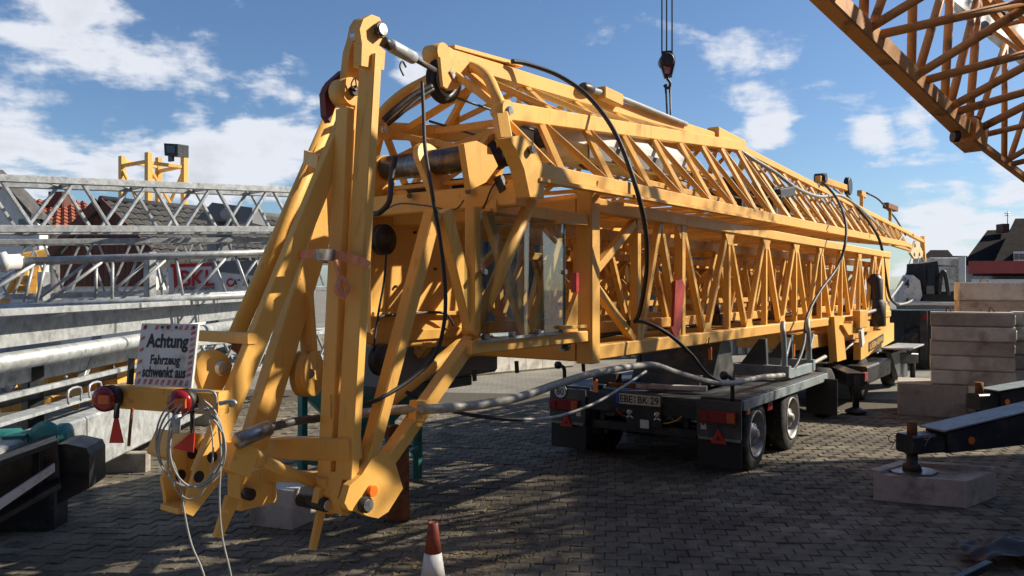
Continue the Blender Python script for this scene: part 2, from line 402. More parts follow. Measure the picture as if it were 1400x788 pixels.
# ------------------------------------------------------------------ ground
def ground_mat():
    m = bpy.data.materials.new('worn_yard_paving'); m.use_nodes = True
    nt = m.node_tree; b = nt.nodes['Principled BSDF']; ln = nt.links.new
    tc = nt.nodes.new('ShaderNodeTexCoord')
    def nz(sc, det, ro=0.6):
        n = nt.nodes.new('ShaderNodeTexNoise'); n.inputs['Scale'].default_value = sc; n.inputs['Detail'].default_value = det
        n.inputs['Roughness'].default_value = ro; ln(tc.outputs['Object'], n.inputs['Vector']); return n.outputs['Fac']
    cr_ = nt.nodes.new('ShaderNodeValToRGB')
    cr_.color_ramp.elements[0].position = 0.3; cr_.color_ramp.elements[0].color = (0.15, 0.138, 0.112, 1)
    cr_.color_ramp.elements[1].position = 0.72; cr_.color_ramp.elements[1].color = (0.33, 0.31, 0.26, 1)
    ln(nz(0.55, 10, 0.66), cr_.inputs[0])
    br = nt.nodes.new('ShaderNodeTexBrick'); br.inputs['Scale'].default_value = 1.0
    br.inputs['Brick Width'].default_value = 0.2; br.inputs['Row Height'].default_value = 0.17; br.inputs['Mortar Size'].default_value = 0.008
    br.inputs['Color1'].default_value = (1, 1, 1, 1); br.inputs['Color2'].default_value = (0.82, 0.82, 0.82, 1); br.inputs['Mortar'].default_value = (0.5, 0.5, 0.48, 1)
    ln(tc.outputs['Object'], br.inputs['Vector'])
    mx = nt.nodes.new('ShaderNodeMix'); mx.data_type = 'RGBA'; mx.blend_type = 'MULTIPLY'; mx.inputs[0].default_value = 0.8
    ln(cr_.outputs[0], mx.inputs[6]); ln(br.outputs[0], mx.inputs[7]); ln(mx.outputs[2], b.inputs['Base Color'])
    b.inputs['Roughness'].default_value = 0.9
    bp = nt.nodes.new('ShaderNodeBump'); bp.inputs['Strength'].default_value = 0.5; bp.inputs['Distance'].default_value = 0.01
    ln(nz(30, 5), bp.inputs['Height']); ln(bp.outputs[0], b.inputs['Normal'])
    return m
def paver_mat():
    m = bpy.data.materials.new('grey_paving_stone'); m.use_nodes = True
    nt = m.node_tree; b = nt.nodes['Principled BSDF']; ln = nt.links.new
    ge = nt.nodes.new('ShaderNodeNewGeometry')
    def nz(sc, det, ro=0.6):
        n = nt.nodes.new('ShaderNodeTexNoise'); n.inputs['Scale'].default_value = sc; n.inputs['Detail'].default_value = det
        n.inputs['Roughness'].default_value = ro; ln(ge.outputs['Position'], n.inputs['Vector']); return n.outputs['Fac']
    cr_ = nt.nodes.new('ShaderNodeValToRGB')
    cr_.color_ramp.elements[0].position = 0.33; cr_.color_ramp.elements[0].color = (0.082, 0.068, 0.049, 1)
    cr_.color_ramp.elements[1].position = 0.70; cr_.color_ramp.elements[1].color = (0.25, 0.213, 0.152, 1)
    ln(nz(1.1, 11, 0.68), cr_.inputs[0])
    mr = nt.nodes.new('ShaderNodeMapRange'); mr.inputs['To Min'].default_value = 0.58; mr.inputs['To Max'].default_value = 1.22
    ln(ge.outputs['Random Per Island'], mr.inputs['Value'])
    hs = nt.nodes.new('ShaderNodeHueSaturation'); ln(cr_.outputs[0], hs.inputs['Color']); ln(mr.outputs[0], hs.inputs['Value'])
    # trodden-in moss and soil
    ms = nt.nodes.new('ShaderNodeMapRange'); ms.inputs['From Min'].default_value = 0.49; ms.inputs['From Max'].default_value = 0.68
    ln(nz(2.7, 9, 0.7), ms.inputs['Value'])
    mx = nt.nodes.new('ShaderNodeMix'); mx.data_type = 'RGBA'; ln(ms.outputs[0], mx.inputs[0]); ln(hs.outputs[0], mx.inputs[6])
    mx.inputs[7].default_value = (0.07, 0.062, 0.04, 1)
    oi_ = nt.nodes.new('ShaderNodeMapRange'); oi_.inputs['From Min'].default_value = 0.60; oi_.inputs['From Max'].default_value = 0.70
    ln(nz(0.75, 7, 0.6), oi_.inputs['Value'])        # old oil stains
    mx2 = nt.nodes.new('ShaderNodeMix'); mx2.data_type = 'RGBA'; mf = nt.nodes.new('ShaderNodeMath'); mf.operation = 'MULTIPLY'; mf.inputs[1].default_value = 0.75
    ln(oi_.outputs[0], mf.inputs[0]); ln(mf.outputs[0], mx2.inputs[0]); ln(mx.outputs[2], mx2.inputs[6]); mx2.inputs[7].default_value = (0.035, 0.032, 0.028, 1)
    # pale sand trodden over the stones
    sa_ = nt.nodes.new('ShaderNodeMapRange'); sa_.inputs['From Min'].default_value = 0.56; sa_.inputs['From Max'].default_value = 0.74; sa_.inputs['To Max'].default_value = 0.7
    ln(nz(4.5, 10, 0.75), sa_.inputs['Value'])
    mx3 = nt.nodes.new('ShaderNodeMix'); mx3.data_type = 'RGBA'; ln(sa_.outputs[0], mx3.inputs[0]); ln(mx2.outputs[2], mx3.inputs[6]); mx3.inputs[7].default_value = (0.34, 0.30, 0.22, 1)
    ln(mx3.outputs[2], b.inputs['Base Color']); b.inputs['Roughness'].default_value = 0.88
    bp = nt.nodes.new('ShaderNodeBump'); bp.inputs['Strength'].default_value = 0.6; bp.inputs['Distance'].default_value = 0.006
    ln(nz(55, 5), bp.inputs['Height']); ln(bp.outputs[0], b.inputs['Normal'])
    return m
GM = ground_mat(); PM = paver_mat()
SOIL = mat('joint_soil', (0.085, 0.072, 0.050), 0.95, 0, 0.3, 20.0, bump=0.6, bump_scale=80)
g = MB()
g.quad((-600, -300, 0), (600, -300, 0), (600, 1200, 0), (-600, 1200, 0))
ground = g.build('ground', GM, kind='structure')
# paved near part: bed of soil with interlocking stones standing in it
PA = math.radians(-7); PX = Vector((math.cos(PA), math.sin(PA), 0)); PY = Vector((-math.sin(PA), math.cos(PA), 0))
def pw(a, b, z): return PX * a + PY * b + Z * z
bed = MB(); bed.quad(pw(-12, 3.6, .004), pw(13, 3.6, .004), pw(13, 15, .004), pw(-12, 15, .004))
bed_o = bed.build('pavement', SOIL, kind='structure')
PW, PD, JT, ZG = 0.172, 0.138, 0.006, 0.018
def paver_outline():
    hw = PW / 2 - JT / 2; hd = PD / 2 - JT / 2
    bot = [(-hw, -hd), (-hw * .45, -hd - ZG * .5), (hw * .45, -hd + ZG * .5), (hw, -hd)]
    top = [(hw, hd), (hw * .45, hd + ZG * .5), (-hw * .45, hd - ZG * .5), (-hw, hd)]
    return bot + top
OUT = paver_outline()
def paver_into(mb, c, dz, tx, ty):
    def P(q, sc, z): 
        x, y = q[0] * sc, q[1] * sc
        return c + PX * x + PY * y + Z * (z + dz + x * tx + y * ty)
    a = mb.ring([P(q, 1.0, 0.004) for q in OUT]); m_ = mb.ring([P(q, 1.0, 0.020) for q in OUT]); t = mb.ring([P(q, 0.93, 0.0255) for q in OUT])
    mb.loft([a, m_, t], cap=False); mb.face(tuple(t))
cells = []
row = 0; b_ = 4.4
while b_ < 13.5:
    a_ = -9.0 + (PW / 2 if row % 2 else 0)
    while a_ < 11.0:
        c = pw(a_, b_, 0)
        if c.y > 4.6 and abs(c.x) < c.y * 0.68 + 0.4: cells.append(c)
        a_ += PW
    b_ += PD; row += 1
rng = random.Random(3)
inview = sorted([c for c in cells if c.y > 5.55 and -0.60 < c.x / c.y < 0.63], key=lambda c: c.y)
single = {id(c) for c in inview[:290]}
protos = []
for k in range(6):
    mb = MB(); paver_into(mb, Vector((0, 0, 0)), 0, rng.uniform(-.02, .02), rng.uniform(-.02, .02))
    me = mb.mesh('paving_stone', Vector((0, 0, 0))); me.materials.append(PM); protos.append(me)
rest = MB()
for c in cells:
    dz = rng.uniform(-.005, .004) - (.006 if rng.random() < .06 else 0)
    if id(c) in single:
        o = bpy.data.objects.new('paving_stone', protos[rng.randrange(6)])
        place(o, c + Z * dz, bed_o)
    else:
        paver_into(rest, c, dz, rng.uniform(-.02, .02), rng.uniform(-.02, .02))
rest.build('paving_stones', PM, bed_o, kind='stuff')
GZ = 0.026     # level of the trodden stones

# litter: dry leaves, wood chips and moss lying in the joints
DRY = mat('dry_leaf_litter', (0.26, 0.18, 0.085), 0.9, 0, 0.35, 30.0, objvar=0.2)
lit = MB()
rl = random.Random(11)
spots = [(-1.2, 6.2, 1.0, 420), (0.1, 6.0, .9, 500), (-0.4, 7.0, .8, 260), (1.0, 6.6, 1.2, 160), (-2.4, 6.0, 1.1, 160), (2.3, 9.2, .6, 90), (3.2, 7.0, 1.4, 60), (-0.5, 5.7, .6, 300)]
for (x, y, r, n) in spots:
    for _ in range(n):
        p = Vector((rl.gauss(x, r * .5), rl.gauss(y, r * .4), GZ + .003))
        a = rl.uniform(0, 6.28); ln_ = rl.uniform(.008, .028); w_ = rl.uniform(.003, .011)
        d = Vector((math.cos(a), math.sin(a), rl.uniform(-.2, .35))); e = Vector((-math.sin(a), math.cos(a), rl.uniform(-.3, .3)))
        lit.face(tuple(lit.ring([p - d * ln_, p + e * w_ + Z * .003, p + d * ln_ + Z * rl.uniform(0, .008), p - e * w_ + Z * .002])))
lit.build('leaf_litter', DRY, label='scattered dry leaves and wood chips on the paving', cat='litter', kind='stuff')

WEED = mat('joint_weed', (0.10, 0.12, 0.035), 0.8, 0, 0.3, 20.0)
wd = MB()
for (x, y, n, sp) in ((.07, 6.85, 90, .16), (-.3, 6.5, 50, .3), (-1.0, 6.4, 70, .4), (1.3, 6.2, 40, .5), (-2.2, 6.9, 60, .6), (2.6, 7.6, 40, .6), (3.9, 9.6, 50, .5), (.6, 9.4, 40, .5)):
    for _ in range(n):
        p = Vector((rl.gauss(x, sp), rl.gauss(y, sp * .7), GZ - .012)); a = rl.uniform(0, 6.28); h_ = rl.uniform(.015, .06)
        e = Vector((math.cos(a), math.sin(a), 0)) * .004; d = Vector((rl.uniform(-.6, .6), rl.uniform(-.6, .6), 1)) * h_
        wd.face(tuple(wd.ring([p - e, p + e, p + d])))
wd.build('joint_weeds', WEED, label='small weeds growing in the joints of the paving', cat='weeds', kind='stuff')

# ------------------------------------------------------------------ left background: houses
def tiled_roof(parent, p00, p10, p01, p11, nu, nv, m, name='roof_tile', thick=.06):
    """rows of tiles on the slope p00-p10 (eaves) / p01-p11 (ridge)"""
    for j in range(nv):
        for i in range(nu):
            def P(u_, v_): return (p00 * (1 - u_) + p10 * u_) * (1 - v_) + (p01 * (1 - u_) + p11 * u_) * v_
            u0, u1 = (i + .04) / nu, (i + .96) / nu; v0, v1 = (j - .12) / nv, (j + 1) / nv
            a, b, c, d = P(u0, v0), P(u1, v0), P(u1, v1), P(u0, v1)
            n = (b - a).cross(d - a).normalized()
            if n.z < 0: n = -n
            mb = MB(); lo = n * thick; mid = (a + b) / 2 + n * (thick + .07); mid2 = (c + d) / 2 + n * (.07 + .01)
            r0 = mb.ring([a + lo, mid, b + lo, b]); r0b = mb.ring([d + n * .012, mid2, c + n * .012, c])
            mb.face((r0[0], r0[1], r0b[1], r0b[0])); mb.face((r0[1], r0[2], r0b[2], r0b[1])); mb.face((r0[2], r0[3], r0b[3], r0b[2]))
            mb.ring([a]); k = len(mb.v) - 1
            mb.face((k, r0[3], r0[2], r0[1], r0[0]))
            mb.build(name, m, parent)

# gabled house with dark tiles and a brown boarded gable
D1 = 26.0
hs = thing('gabled_house', pz(170, 430, 0) * 0 + Vector((-13.0, D1, 0)), 'house with dark ribbed tile roof and brown boarded gable behind the galvanised lattices', 'house')
gl_, gr_, gt_ = pd(66, 350, D1), pd(212, 350, D1), pd(137, 274, D1)
base_l = Vector((gl_.x, D1, 0)); base_r = Vector((gr_.x, D1, 0))
wall_l = pd(80, 340, D1); wall_r = pd(200, 340, D1)
MB().prism([Vector((wall_l.x, D1 + .15, 0)), Vector((wall_r.x, D1 + .15, 0)), Vector((wall_r.x, D1 + .15, wall_r.z)), gt_ + Vector((0, .15, -.25)), Vector((wall_l.x, D1 + .15, wall_l.z))], (0.6, 8.0, 0)).build('wall', PLAST, hs)
nb = 16
for i in range(nb):   # upright boards of the gable
    x0 = wall_l.x + (wall_r.x - wall_l.x) * i / nb; x1 = wall_l.x + (wall_r.x - wall_l.x) * (i + .93) / nb
    def gz(x): 
        t = (x - wall_l.x) / (gt_.x - wall_l.x) if x < gt_.x else (wall_r.x - x) / (wall_r.x - gt_.x)
        return wall_l.z - .25 + (gt_.z - wall_l.z) * max(0, min(1, t))
    MB().prism([Vector((x0, D1 + .08, 2.0)), Vector((x1, D1 + .08, 2.0)), Vector((x1, D1 + .08, gz(x1))), Vector((x0, D1 + .08, gz(x0)))], (0, .06, 0)).build('board', BRWN, hs)
ridge_b = gt_ + Vector((5.6, 9.5, 0.0)); eave_b = gr_ + Vector((5.6, 9.5, 0)); eave_lb = gl_ + Vector((5.6, 9.5, 0))
roof = MB(); roof.prism([gr_, eave_b, ridge_b, gt_], (0, 0, -.12)); roof.prism([gl_, gt_ + Vector((-.004, 0, 0)), ridge_b + Vector((-.004, 0, 0)), eave_lb], (0, 0, -.12))
rf = roof.build('roof', TILEG, hs)
tiled_roof(rf, gr_ + Z * .01, eave_b + Z * .01, gt_ + Z * .01, ridge_b + Z * .01, 30, 9, TILEG)
bar('bargeboard', gr_ + Vector((.05, -.1, -.06)), gt_ + Vector((0, -.1, -.04)), .08, .28, BRWN, rf)
bar('bargeboard', gl_ + Vector((-.05, -.1, -.06)), gt_ + Vector((0, -.1, -.045)), .08, .28, BRWN, rf)
rod('ridge_cap', gt_ + Z * .02, ridge_b + Z * .02, .13, TILEG, rf)

# red roofed house behind it
D2 = 33.0
h2 = thing('red_roof_house', (-19.5, D2 + 3, 0), 'white rendered house with red tile roof beyond the brown gable', 'house')
e0, e1, r0, r1 = pd(-30, 312, D2), pd(128, 312, D2), pd(0, 272, D2 + 4), pd(118, 277, D2 + 4)
MB().prism([Vector((e0.x, D2 + .4, 0)), Vector((e1.x - .3, D2 + .4, 0)), Vector((e1.x - .3, D2 + .4, e0.z)), Vector((e0.x, D2 + .4, e0.z))], (0, 7, 0)).build('wall', PLAST, h2)
rf2 = MB().prism([e0, e1, r1, r0], (0, 0, -.15)).build('roof', TILER, h2)
tiled_roof(rf2, e0 + Z * .01, e1 + Z * .01, r0 + Z * .01, r1 + Z * .01, 14, 8, TILER)
MB().box(pd(82, 282, D2 + 3.0) - Z * .6, .7, .7, 1.2).build('chimney', BRWN, rf2)
# grey gabled house at the very left
h3 = thing('dark_gable_house', (-20.5, 30, 0), 'house end with dark gable roof rising behind the lattice chord at far left', 'house')
a, b, c = pd(-50, 300, 30), pd(58, 300, 30), pd(4, 240, 30)
MB().prism([Vector((a.x + .2, 30.1, 0)), Vector((b.x - .2, 30.1, 0)), Vector((b.x - .2, 30.1, b.z - .2)), c + Vector((0, .1, -.3)), Vector((a.x + .2, 30.1, a.z - .2))], (-2.6, 6, 0)).build('wall', PLAST, h3)
r3 = MB(); r3.prism([b, c, c + Vector((-.2, -.35, .0)), b + Vector((-.2, -.35, 0))], (0, 0, .2)); r3.prism([c, c + Vector((-3.2, 7, 0)), b + Vector((-3.2, 7, 0)), b], (0, 0, .18)); r3.prism([c + Vector((-.01, 0, 0)), c + Vector((-3.21, 7, 0)), a + Vector((-3.2, 7, 0)), a], (0, 0, .18))
r3.build('roof', TILEG, h3)
MB().prism([pd(25, 300, 30), pd(42, 300, 30), pd(42, 322, 30), pd(25, 322, 30)], (0, .06, 0)).build('window', WIN, h3)

# yellow tower crane head with a floodlight, behind the houses
TW = 30.0
tw = thing('yellow_lattice_tower', pd(210, 320, TW) * 0 + Vector((-13.3, TW, 0)), 'yellow lattice crane tower with open top rising behind the tiled roof', 'crane tower')
tp = [pd(167, 214, TW - .2), pd(203, 209, TW - 1.3), pd(252, 214, TW - .2), pd(217, 216, TW + 1.2)]
for p in tp:
    bar('post', Vector((p.x, p.y, 0)), p, .20, .20, YEL, tw, up=A)
for k in range(4):
    a, b = tp[k], tp[(k + 1) % 4]
    for zz in (0.0, 2.3, 4.6):
        za = a.z - .35 - zz; bar('rail', Vector((a.x, a.y, za)), Vector((b.x, b.y, za)), .12, .12, YEL, tw)
        if zz < 4: bar('brace', Vector((a.x, a.y, za - .1)), Vector((b.x, b.y, za - 2.2)), .09, .09, YEL, tw)
fl = thing('floodlight', pd(233, 214, TW - .9), 'dark square floodlight mounted on top of the yellow crane tower', 'floodlight')
MB().prism([pd(224, 196, TW - 1), pd(243, 197, TW - 1), pd(243, 214, TW - 1), pd(225, 213, TW - 1)], (.25, .35, 0)).build('housing', BLKP, fl)
MB().prism([pd(227, 199, TW - 1.03), pd(239, 200, TW - 1.03), pd(239, 210, TW - 1.03), pd(228, 209, TW - 1.03)], (0, .02, 0)).build('lamp_glass', WIN, fl)
bar('bracket', pd(234, 213, TW - .8), pd(234, 221, TW - .8), .25, .1, BLKP, fl)

# ------------------------------------------------------------------ right background
# low white building with a red fascia
wb = thing('white_workshop', (21, 37, 0), 'low white workshop with a red fascia band along its flat roof', 'building')
a, b = pd(1328, 382, 37), pd(1480, 382, 37)
MB().prism([Vector((a.x, 37, 0)), Vector((b.x, 37, 0)), Vector((b.x, 37, a.z)), Vector((a.x, 37, a.z))], (4.6, 8, 0)).build('wall', PLAST, wb)
MB().prism([pd(1324, 374, 36.8), pd(1500, 374, 36.8), pd(1500, 357, 36.8), pd(1324, 357, 36.8)], (4.7, 8.3, 0)).build('fascia', REDW, wb)
wb2 = thing('white_garden_wall', (18.5, 38, 0), 'plain white rendered wall between the truck and the workshop', 'wall')
a, b = pd(1296, 371, 38), pd(1330, 371, 38)
MB().prism([Vector((a.x, 38, 0)), Vector((b.x, 38, 0)), Vector((b.x, 38, a.z)), Vector((a.x, 38, a.z))], (0, .3, 0)).build('wall_panel', PLAST, wb2)
bar('coping', a + Vector((-.1, .15, .05)), b + Vector((0, .15, .05)), .45, .12, CONC, wb2)
def dark_house(label, apex, el, er, D, depth, win=None, chim=None, gable=False):
    h = thing('dark_roof_house', (pd(apex[0], 394, D).x, D, 0), label, 'house', 'dark roofed houses beyond the workshop')
    e0, e1 = pd(el[0], el[1], D), pd(er[0], er[1], D)
    aw = Vector((e0.x / D, 1, 0))
    if gable:
        t = pd(apex[0], apex[1], D)
        MB().prism([Vector((e0.x + .3, D + .2, 0)), Vector((e1.x - .3, D + .2, 0)), Vector((e1.x - .3, D + .2, e1.z - .3)), t + Vector((0, .2, -.5)), Vector((e0.x + .3, D + .2, e0.z - .3))], (0, depth, 0)).build('wall', PLAST, h)
        r = MB(); r.prism([e0, t, t + Vector((0, depth, 0)), e0 + Vector((0, depth, 0))], (0, 0, .25)); r.prism([e1, t + Vector((.01, 0, 0)), t + Vector((.01, depth, 0)), e1 + Vector((0, depth, 0))], (0, 0, .25))
        rr = r.build('roof', TILEG, h)
    else:
        t0, t1 = pd(apex[0], apex[1], D + depth), pd(apex[2], apex[3], D + depth)
        MB().prism([Vector((e0.x + .2, D + .5, 0)), Vector((e1.x - .2, D + .5, 0)), Vector((e1.x - .2, D + .5, e1.z)), Vector((e0.x + .2, D + .5, e0.z))], aw * depth * 1.6).build('wall', PLAST, h)
        r = MB(); r.prism([e0, e1, t1, t0], (0, 0, -.2)); r.prism([t0, t1, t1 + aw * depth - Z * 1.5, t0 + aw * depth - Z * 1.5], (0, 0, -.2))
        rr = r.build('roof', TILED, h)
        nv = 0
        for j in range(nv):       # courses of tiles
            v0, v1 = j / nv, (j + 1.15) / nv if j < nv - 1 else 1
            p, q = e0.lerp(t0, v0), e1.lerp(t1, v0); p2, q2 = e0.lerp(t0, min(1, v1)), e1.lerp(t1, min(1, v1))
            MB().prism([p + Z * .08, q + Z * .08, q2 + Z * .02, p2 + Z * .02], (0, 0, -.015)).build('tile_course', TILEG, rr)
    if win:
        x0, y0, x1, y1 = win
        w = MB().prism([pd(x0, y0, D - .6), pd(x1, y0, D - .6), pd(x1, y1, D - .6), pd(x0, y1, D - .6)], aw * 3).build('dormer', WHITE, h)
        n = 2
        for i in range(n):
            xa = x0 + (x1 - x0) * (i + .14) / n; xb = x0 + (x1 - x0) * (i + .86) / n
            MB().prism([pd(xa, y0 + 3, D - .66), pd(xb, y0 + 3, D - .66), pd(xb, y1 - 2, D - .66), pd(xa, y1 - 2, D - .66)], (0, .05, 0)).build('pane', WIN, w)
    if chim:
        x0, y0, x1, y1 = chim
        MB().prism([pd(x0, y0, D + depth * .7), pd(x1, y0, D + depth * .7), pd(x1, y1, D + depth * .7), pd(x0, y1, D + depth * .7)], (0, .7, 0)).build('chimney', BRWN, h)
    return h
hA = dark_house('tall dark roofed house with white dormer above the red fascia', (1388, 299, 1560, 296), (1360, 357), (1580, 357), 44, 4.5, (1386, 344, 1402, 357))
hB = dark_house('steep dark tiled roof with chimney beside the tall dormer house', (1350, 315, 1440, 312), (1318, 358), (1450, 358), 47, 4.5, None, (1371, 306, 1380, 318))
hC = dark_house('broad low brown grey roofed house far behind the black truck', (1272, 342, 1296, 342), (1240, 372), (1322, 372), 60, 4)
hD = dark_house('small far house with low dark roof left of the steep tiled roof', (1300, 350, 1322, 350), (1290, 372), (1345, 372), 52, 4)
an = thing('roof_aerial', pd(1379, 300, 48), 'thin television aerial on the chimney of the steep dark roof', 'aerial')
rod('mast', pd(1377.5, 308, 50.2), pd(1377.5, 289, 50.2), .025, STEEL, an, n=6)
rod('crossbar', pd(1373, 292, 50.2), pd(1381, 291, 50.2), .02, STEEL, an, n=6)
rod('crossbar', pd(1374, 295, 50.2), pd(1381, 294, 50.2), .02, STEEL, an, n=6)

# concrete barrier blocks and distant white wall seen under the mast
bw = thing('yard_wall', pz(700, 505, 0), 'row of pale concrete retaining blocks seen beneath the crane mast', 'wall')
w0, w1 = pz(610, 516, 0), pz(775, 501, 0)
n = 7
for i in range(n):
    p, q = w0.lerp(w1, (i + .01) / n), w0.lerp(w1, (i + .99) / n)
    MB().beam(p + Z * .45, q + Z * .45, .5, .9).build('block', CONC, bw)

# ribbed metal store shed beyond the crane
shed = thing('metal_shed', (3.5, 20.5, 0), 'long blue grey ribbed metal shed standing behind the crane mast', 'shed')
sa, sb = Vector((-1.9, 20.6, 0)), Vector((9.4, 24.8, 0))
sn = Vector((-(sb - sa).y, (sb - sa).x, 0)).normalized()
MB().prism([sa, sb, sb + Z * 3.75, sa + Z * 3.75], sn * 5).build('wall', CLAD, shed)
MB().prism([sa - sn * .3 + Z * 3.76, sb - sn * .3 + Z * 3.76, sb + sn * 5.3 + Z * 3.9, sa + sn * 5.3 + Z * 3.9], Z * .12).build('roof', GREYP, shed)
for i in range(38):
    p = sa.lerp(sb, (i + .5) / 38) - sn * .03
    bar('rib', p + Z * .05, p + Z * 3.7, .14, .05, CLAD, shed, up=sn)
for i in (4, 17, 29):
    p = sa.lerp(sb, i / 38) - sn * .09; q = sa.lerp(sb, (i + 4) / 38) - sn * .09
    MB().prism([p + Z * 1.5, q + Z * 1.5, q + Z * 2.7, p + Z * 2.7], -sn * .03).build('window', WIN, shed)

# hall and trees added, unseen, to shade the near yard (they stand to the right, beyond the frame)
hall = thing('shade_hall', (17.5, 6, 0), 'unseen tall grey clad hall added right of the yard to cast shade', 'building')
MB().box((18.5, 3.15, 0), 9, 16.7, 9.2).build('wall', GREYP, hall)
MB().prism([Vector((13.8, -5.35, 9.25)), Vector((23.2, -5.35, 9.25)), Vector((18.5, -5.35, 9.9))], (0, 17.0, 0)).build('roof', GREYP, hall)
for k in range(3):
    MB().beam((13.96, -1 + k * 4.6, .05), (13.96, -1 + k * 4.6, 4.0), .06, 3.2, up=(0, 1, 0)).build('door', WHITE, hall)
def shade_tree(label, base, h, cr_r, n, seed):  # off-frame trees added to break the sun into dapples
    t = thing('tree', base, label, 'tree', 'added shade trees by the hall'); rr = random.Random(seed); base = Vector(base)
    tr = MB(); tr.tube(base, base + Z * h * .45, .22, .14, 10); top = base + Z * h * .42
    tips = []
    for k in range(9):
        a = k * 2.4; e = top + Vector((math.cos(a) * cr_r * rr.uniform(.4, .9), math.sin(a) * cr_r * rr.uniform(.4, .9), h * rr.uniform(.2, .5)))
        tr.tube(base + Z * h * rr.uniform(.3, .44), e, .07, .02, 6); tips.append(e)
    tr.build('trunk', BARK, t)
    c = MB()
    for _ in range(n):
        e = rr.choice(tips); p = e + Vector((rr.gauss(0, .55), rr.gauss(0, .55), rr.gauss(0, .5)))
        d = Vector((rr.gauss(0, 1), rr.gauss(0, 1), rr.gauss(0, 1))).normalized() * rr.uniform(.05, .1); e2 = d.orthogonal().normalized() * rr.uniform(.04, .07)
        c.face(tuple(c.ring([p - d, p + e2, p + d, p - e2])))
    c.build('crown', LEAF, t)
shade_tree('unseen broadleaf tree beside the grey hall, added for dappled shade', (12.9, 9.9, 0), 11.2, 1.7, 3000, 5)
shade_tree('unseen thin leafy tree added by the near corner of the hall for dapples', (13.0, 8.5, 0), 9.4, 1.6, 2600, 9)
shade_tree('unseen slender young tree added at the far corner of the hall for dapples', (13.0, 11.1, 0), 10.6, 1.2, 1700, 21)
back = thing('sky_blocker', (0, -12, 0), 'unseen long dark block added behind the yard to cut sky light', 'building')  # added unseen mass that blocks skylight and deepens the shade
MB().box((-2, -14, 0), 44, 9, 10.5).build('wall', BRWN, back)
for k in range(14):
    for z_ in (1.2, 4.4, 7.4):
        MB().beam((-22 + k * 3.0, -9.46, z_), (-22 + k * 3.0, -9.46, z_ + 1.6), 1.4, .05, up=(0, 1, 0)).build('window', WIN, back)
# ================================================================== the folded tower crane
crane = thing('tower_crane', cr(3, 0, 0), 'yellow folding tower crane packed flat for transport, lattice jib on top of lattice mast', 'crane')
# ---------------- mast
MW = 0.62; ZB, ZT = 1.42, 2.63
mast_o = bar('mast', cr(12.5, -MW + .07, ZT), cr(12.5, MW - .07, ZT), .12, .13, YEL, crane)
for v_ in (-MW, MW):
    bar('chord', cr(.06, v_, ZB), cr(12.6, v_, ZB), .12, .125, YEL, mast_o)
    bar('chord', cr(.06, v_, ZT), cr(12.6, v_, ZT), .12, .12, YEL, mast_o)
bar('end_post', cr(0, MW - .005, 1.335), cr(0, MW - .005, 2.74), .15, .15, YEL, mast_o, up=A)
bar('end_post', cr(0, -MW + .005, 1.335), cr(0, -MW + .005, 2.74), .15, .15, YEL, mast_o, up=A)
bar('end_beam', cr(-.012, -MW, 1.435), cr(-.012, MW - .085, 1.435), .13, .17, YEL, mast_o)
bar('end_beam', cr(-.012, -MW, 2.60), cr(-.012, MW - .085, 2.60), .12, .16, YEL, mast_o)
tops = [1.85 + 1.33 * k for k in range(0, 8)]
for sgn in (1, -1):
    v_ = MW * sgn
    # K brace in the first bay
    bar('brace', cr(.07, v_, 2.08), cr(.80, v_, 2.53), .07, .07, YEL, mast_o)
    bar('brace', cr(.07, v_, 1.98), cr(.80, v_, 1.49), .07, .07, YEL, mast_o)
    bar('post', cr(.86, v_, 1.48), cr(.86, v_, 2.57), .075, .075, YEL, mast_o, up=A)
    bar('brace', cr(.92, v_, 1.49), cr(1.34, v_, 2.56), .065, .065, YEL, mast_o)
    bar('brace', cr(1.36, v_, 2.56), cr(1.80, v_, 1.49), .065, .065, YEL, mast_o)
    for k, s0 in enumerate(tops):
        bar('post', cr(s0, v_, 1.48), cr(s0, v_, 2.575), .09 if k == 0 else .065, .09 if k == 0 else .065, YEL, mast_o, up=A)
        if k: bar('brace', cr(s0 - .05, v_, 2.56), cr(s0 - .62, v_, 1.49), .062, .062, YEL, mast_o)
        bar('brace', cr(s0 + .05, v_, 2.56), cr(s0 + .60, v_, 1.49), .062, .062, YEL, mast_o)
    bar('brace', cr(11.6, v_, 2.5), cr(10.6, v_, 1.5), .14, .09, YEL, mast_o)
    bar('post', cr(11.7, v_, 1.4), cr(11.7, v_, 2.6), .12, .12, YEL, mast_o, up=A)
for k, s0 in enumerate([.86] + tops):
    bar('cross_member', cr(s0, -MW + .06, ZB), cr(s0, MW - .06, ZB), .06, .06, YEL, mast_o)
    bar('cross_member', cr(s0, -MW + .06, ZT), cr(s0, MW - .06, ZT), .06, .06, YEL, mast_o)
    bar('brace', cr(s0, -MW + .06, ZB + .005), cr(s0 + 1.2, MW - .06, ZB + .005), .05, .05, YEL, mast_o)
    bar('brace', cr(s0, -MW + .06, ZT + .005), cr(s0 + 1.2, MW - .06, ZT + .005), .05, .05, YEL, mast_o)
# gusset plates welded at the nodes
for k, s0 in enumerate(tops):
    for v_ in (MW + .037, -MW - .027):
        MB().prism([cr(s0 - .16, v_, 2.58), cr(s0 + .16, v_, 2.58), cr(s0 + .06, v_, 2.44), cr(s0 - .06, v_, 2.44)], L * -.010).build('gusset_plate', YEL, mast_o)
        MB().prism([cr(s0 + .52, v_, 1.47), cr(s0 + .80, v_, 1.47), cr(s0 + .72, v_, 1.58), cr(s0 + .60, v_, 1.58)], L * -.010).build('gusset_plate', YEL, mast_o)
# end panel (big gusset) by the slewing platform
MB().prism([cr(11.75, MW + .03, 2.62), cr(12.62, MW + .03, 2.62), cr(12.62, MW + .03, 1.2), cr(11.6, MW + .03, 1.2)], L * -.05).build('gusset_plate', YEL, mast_o)
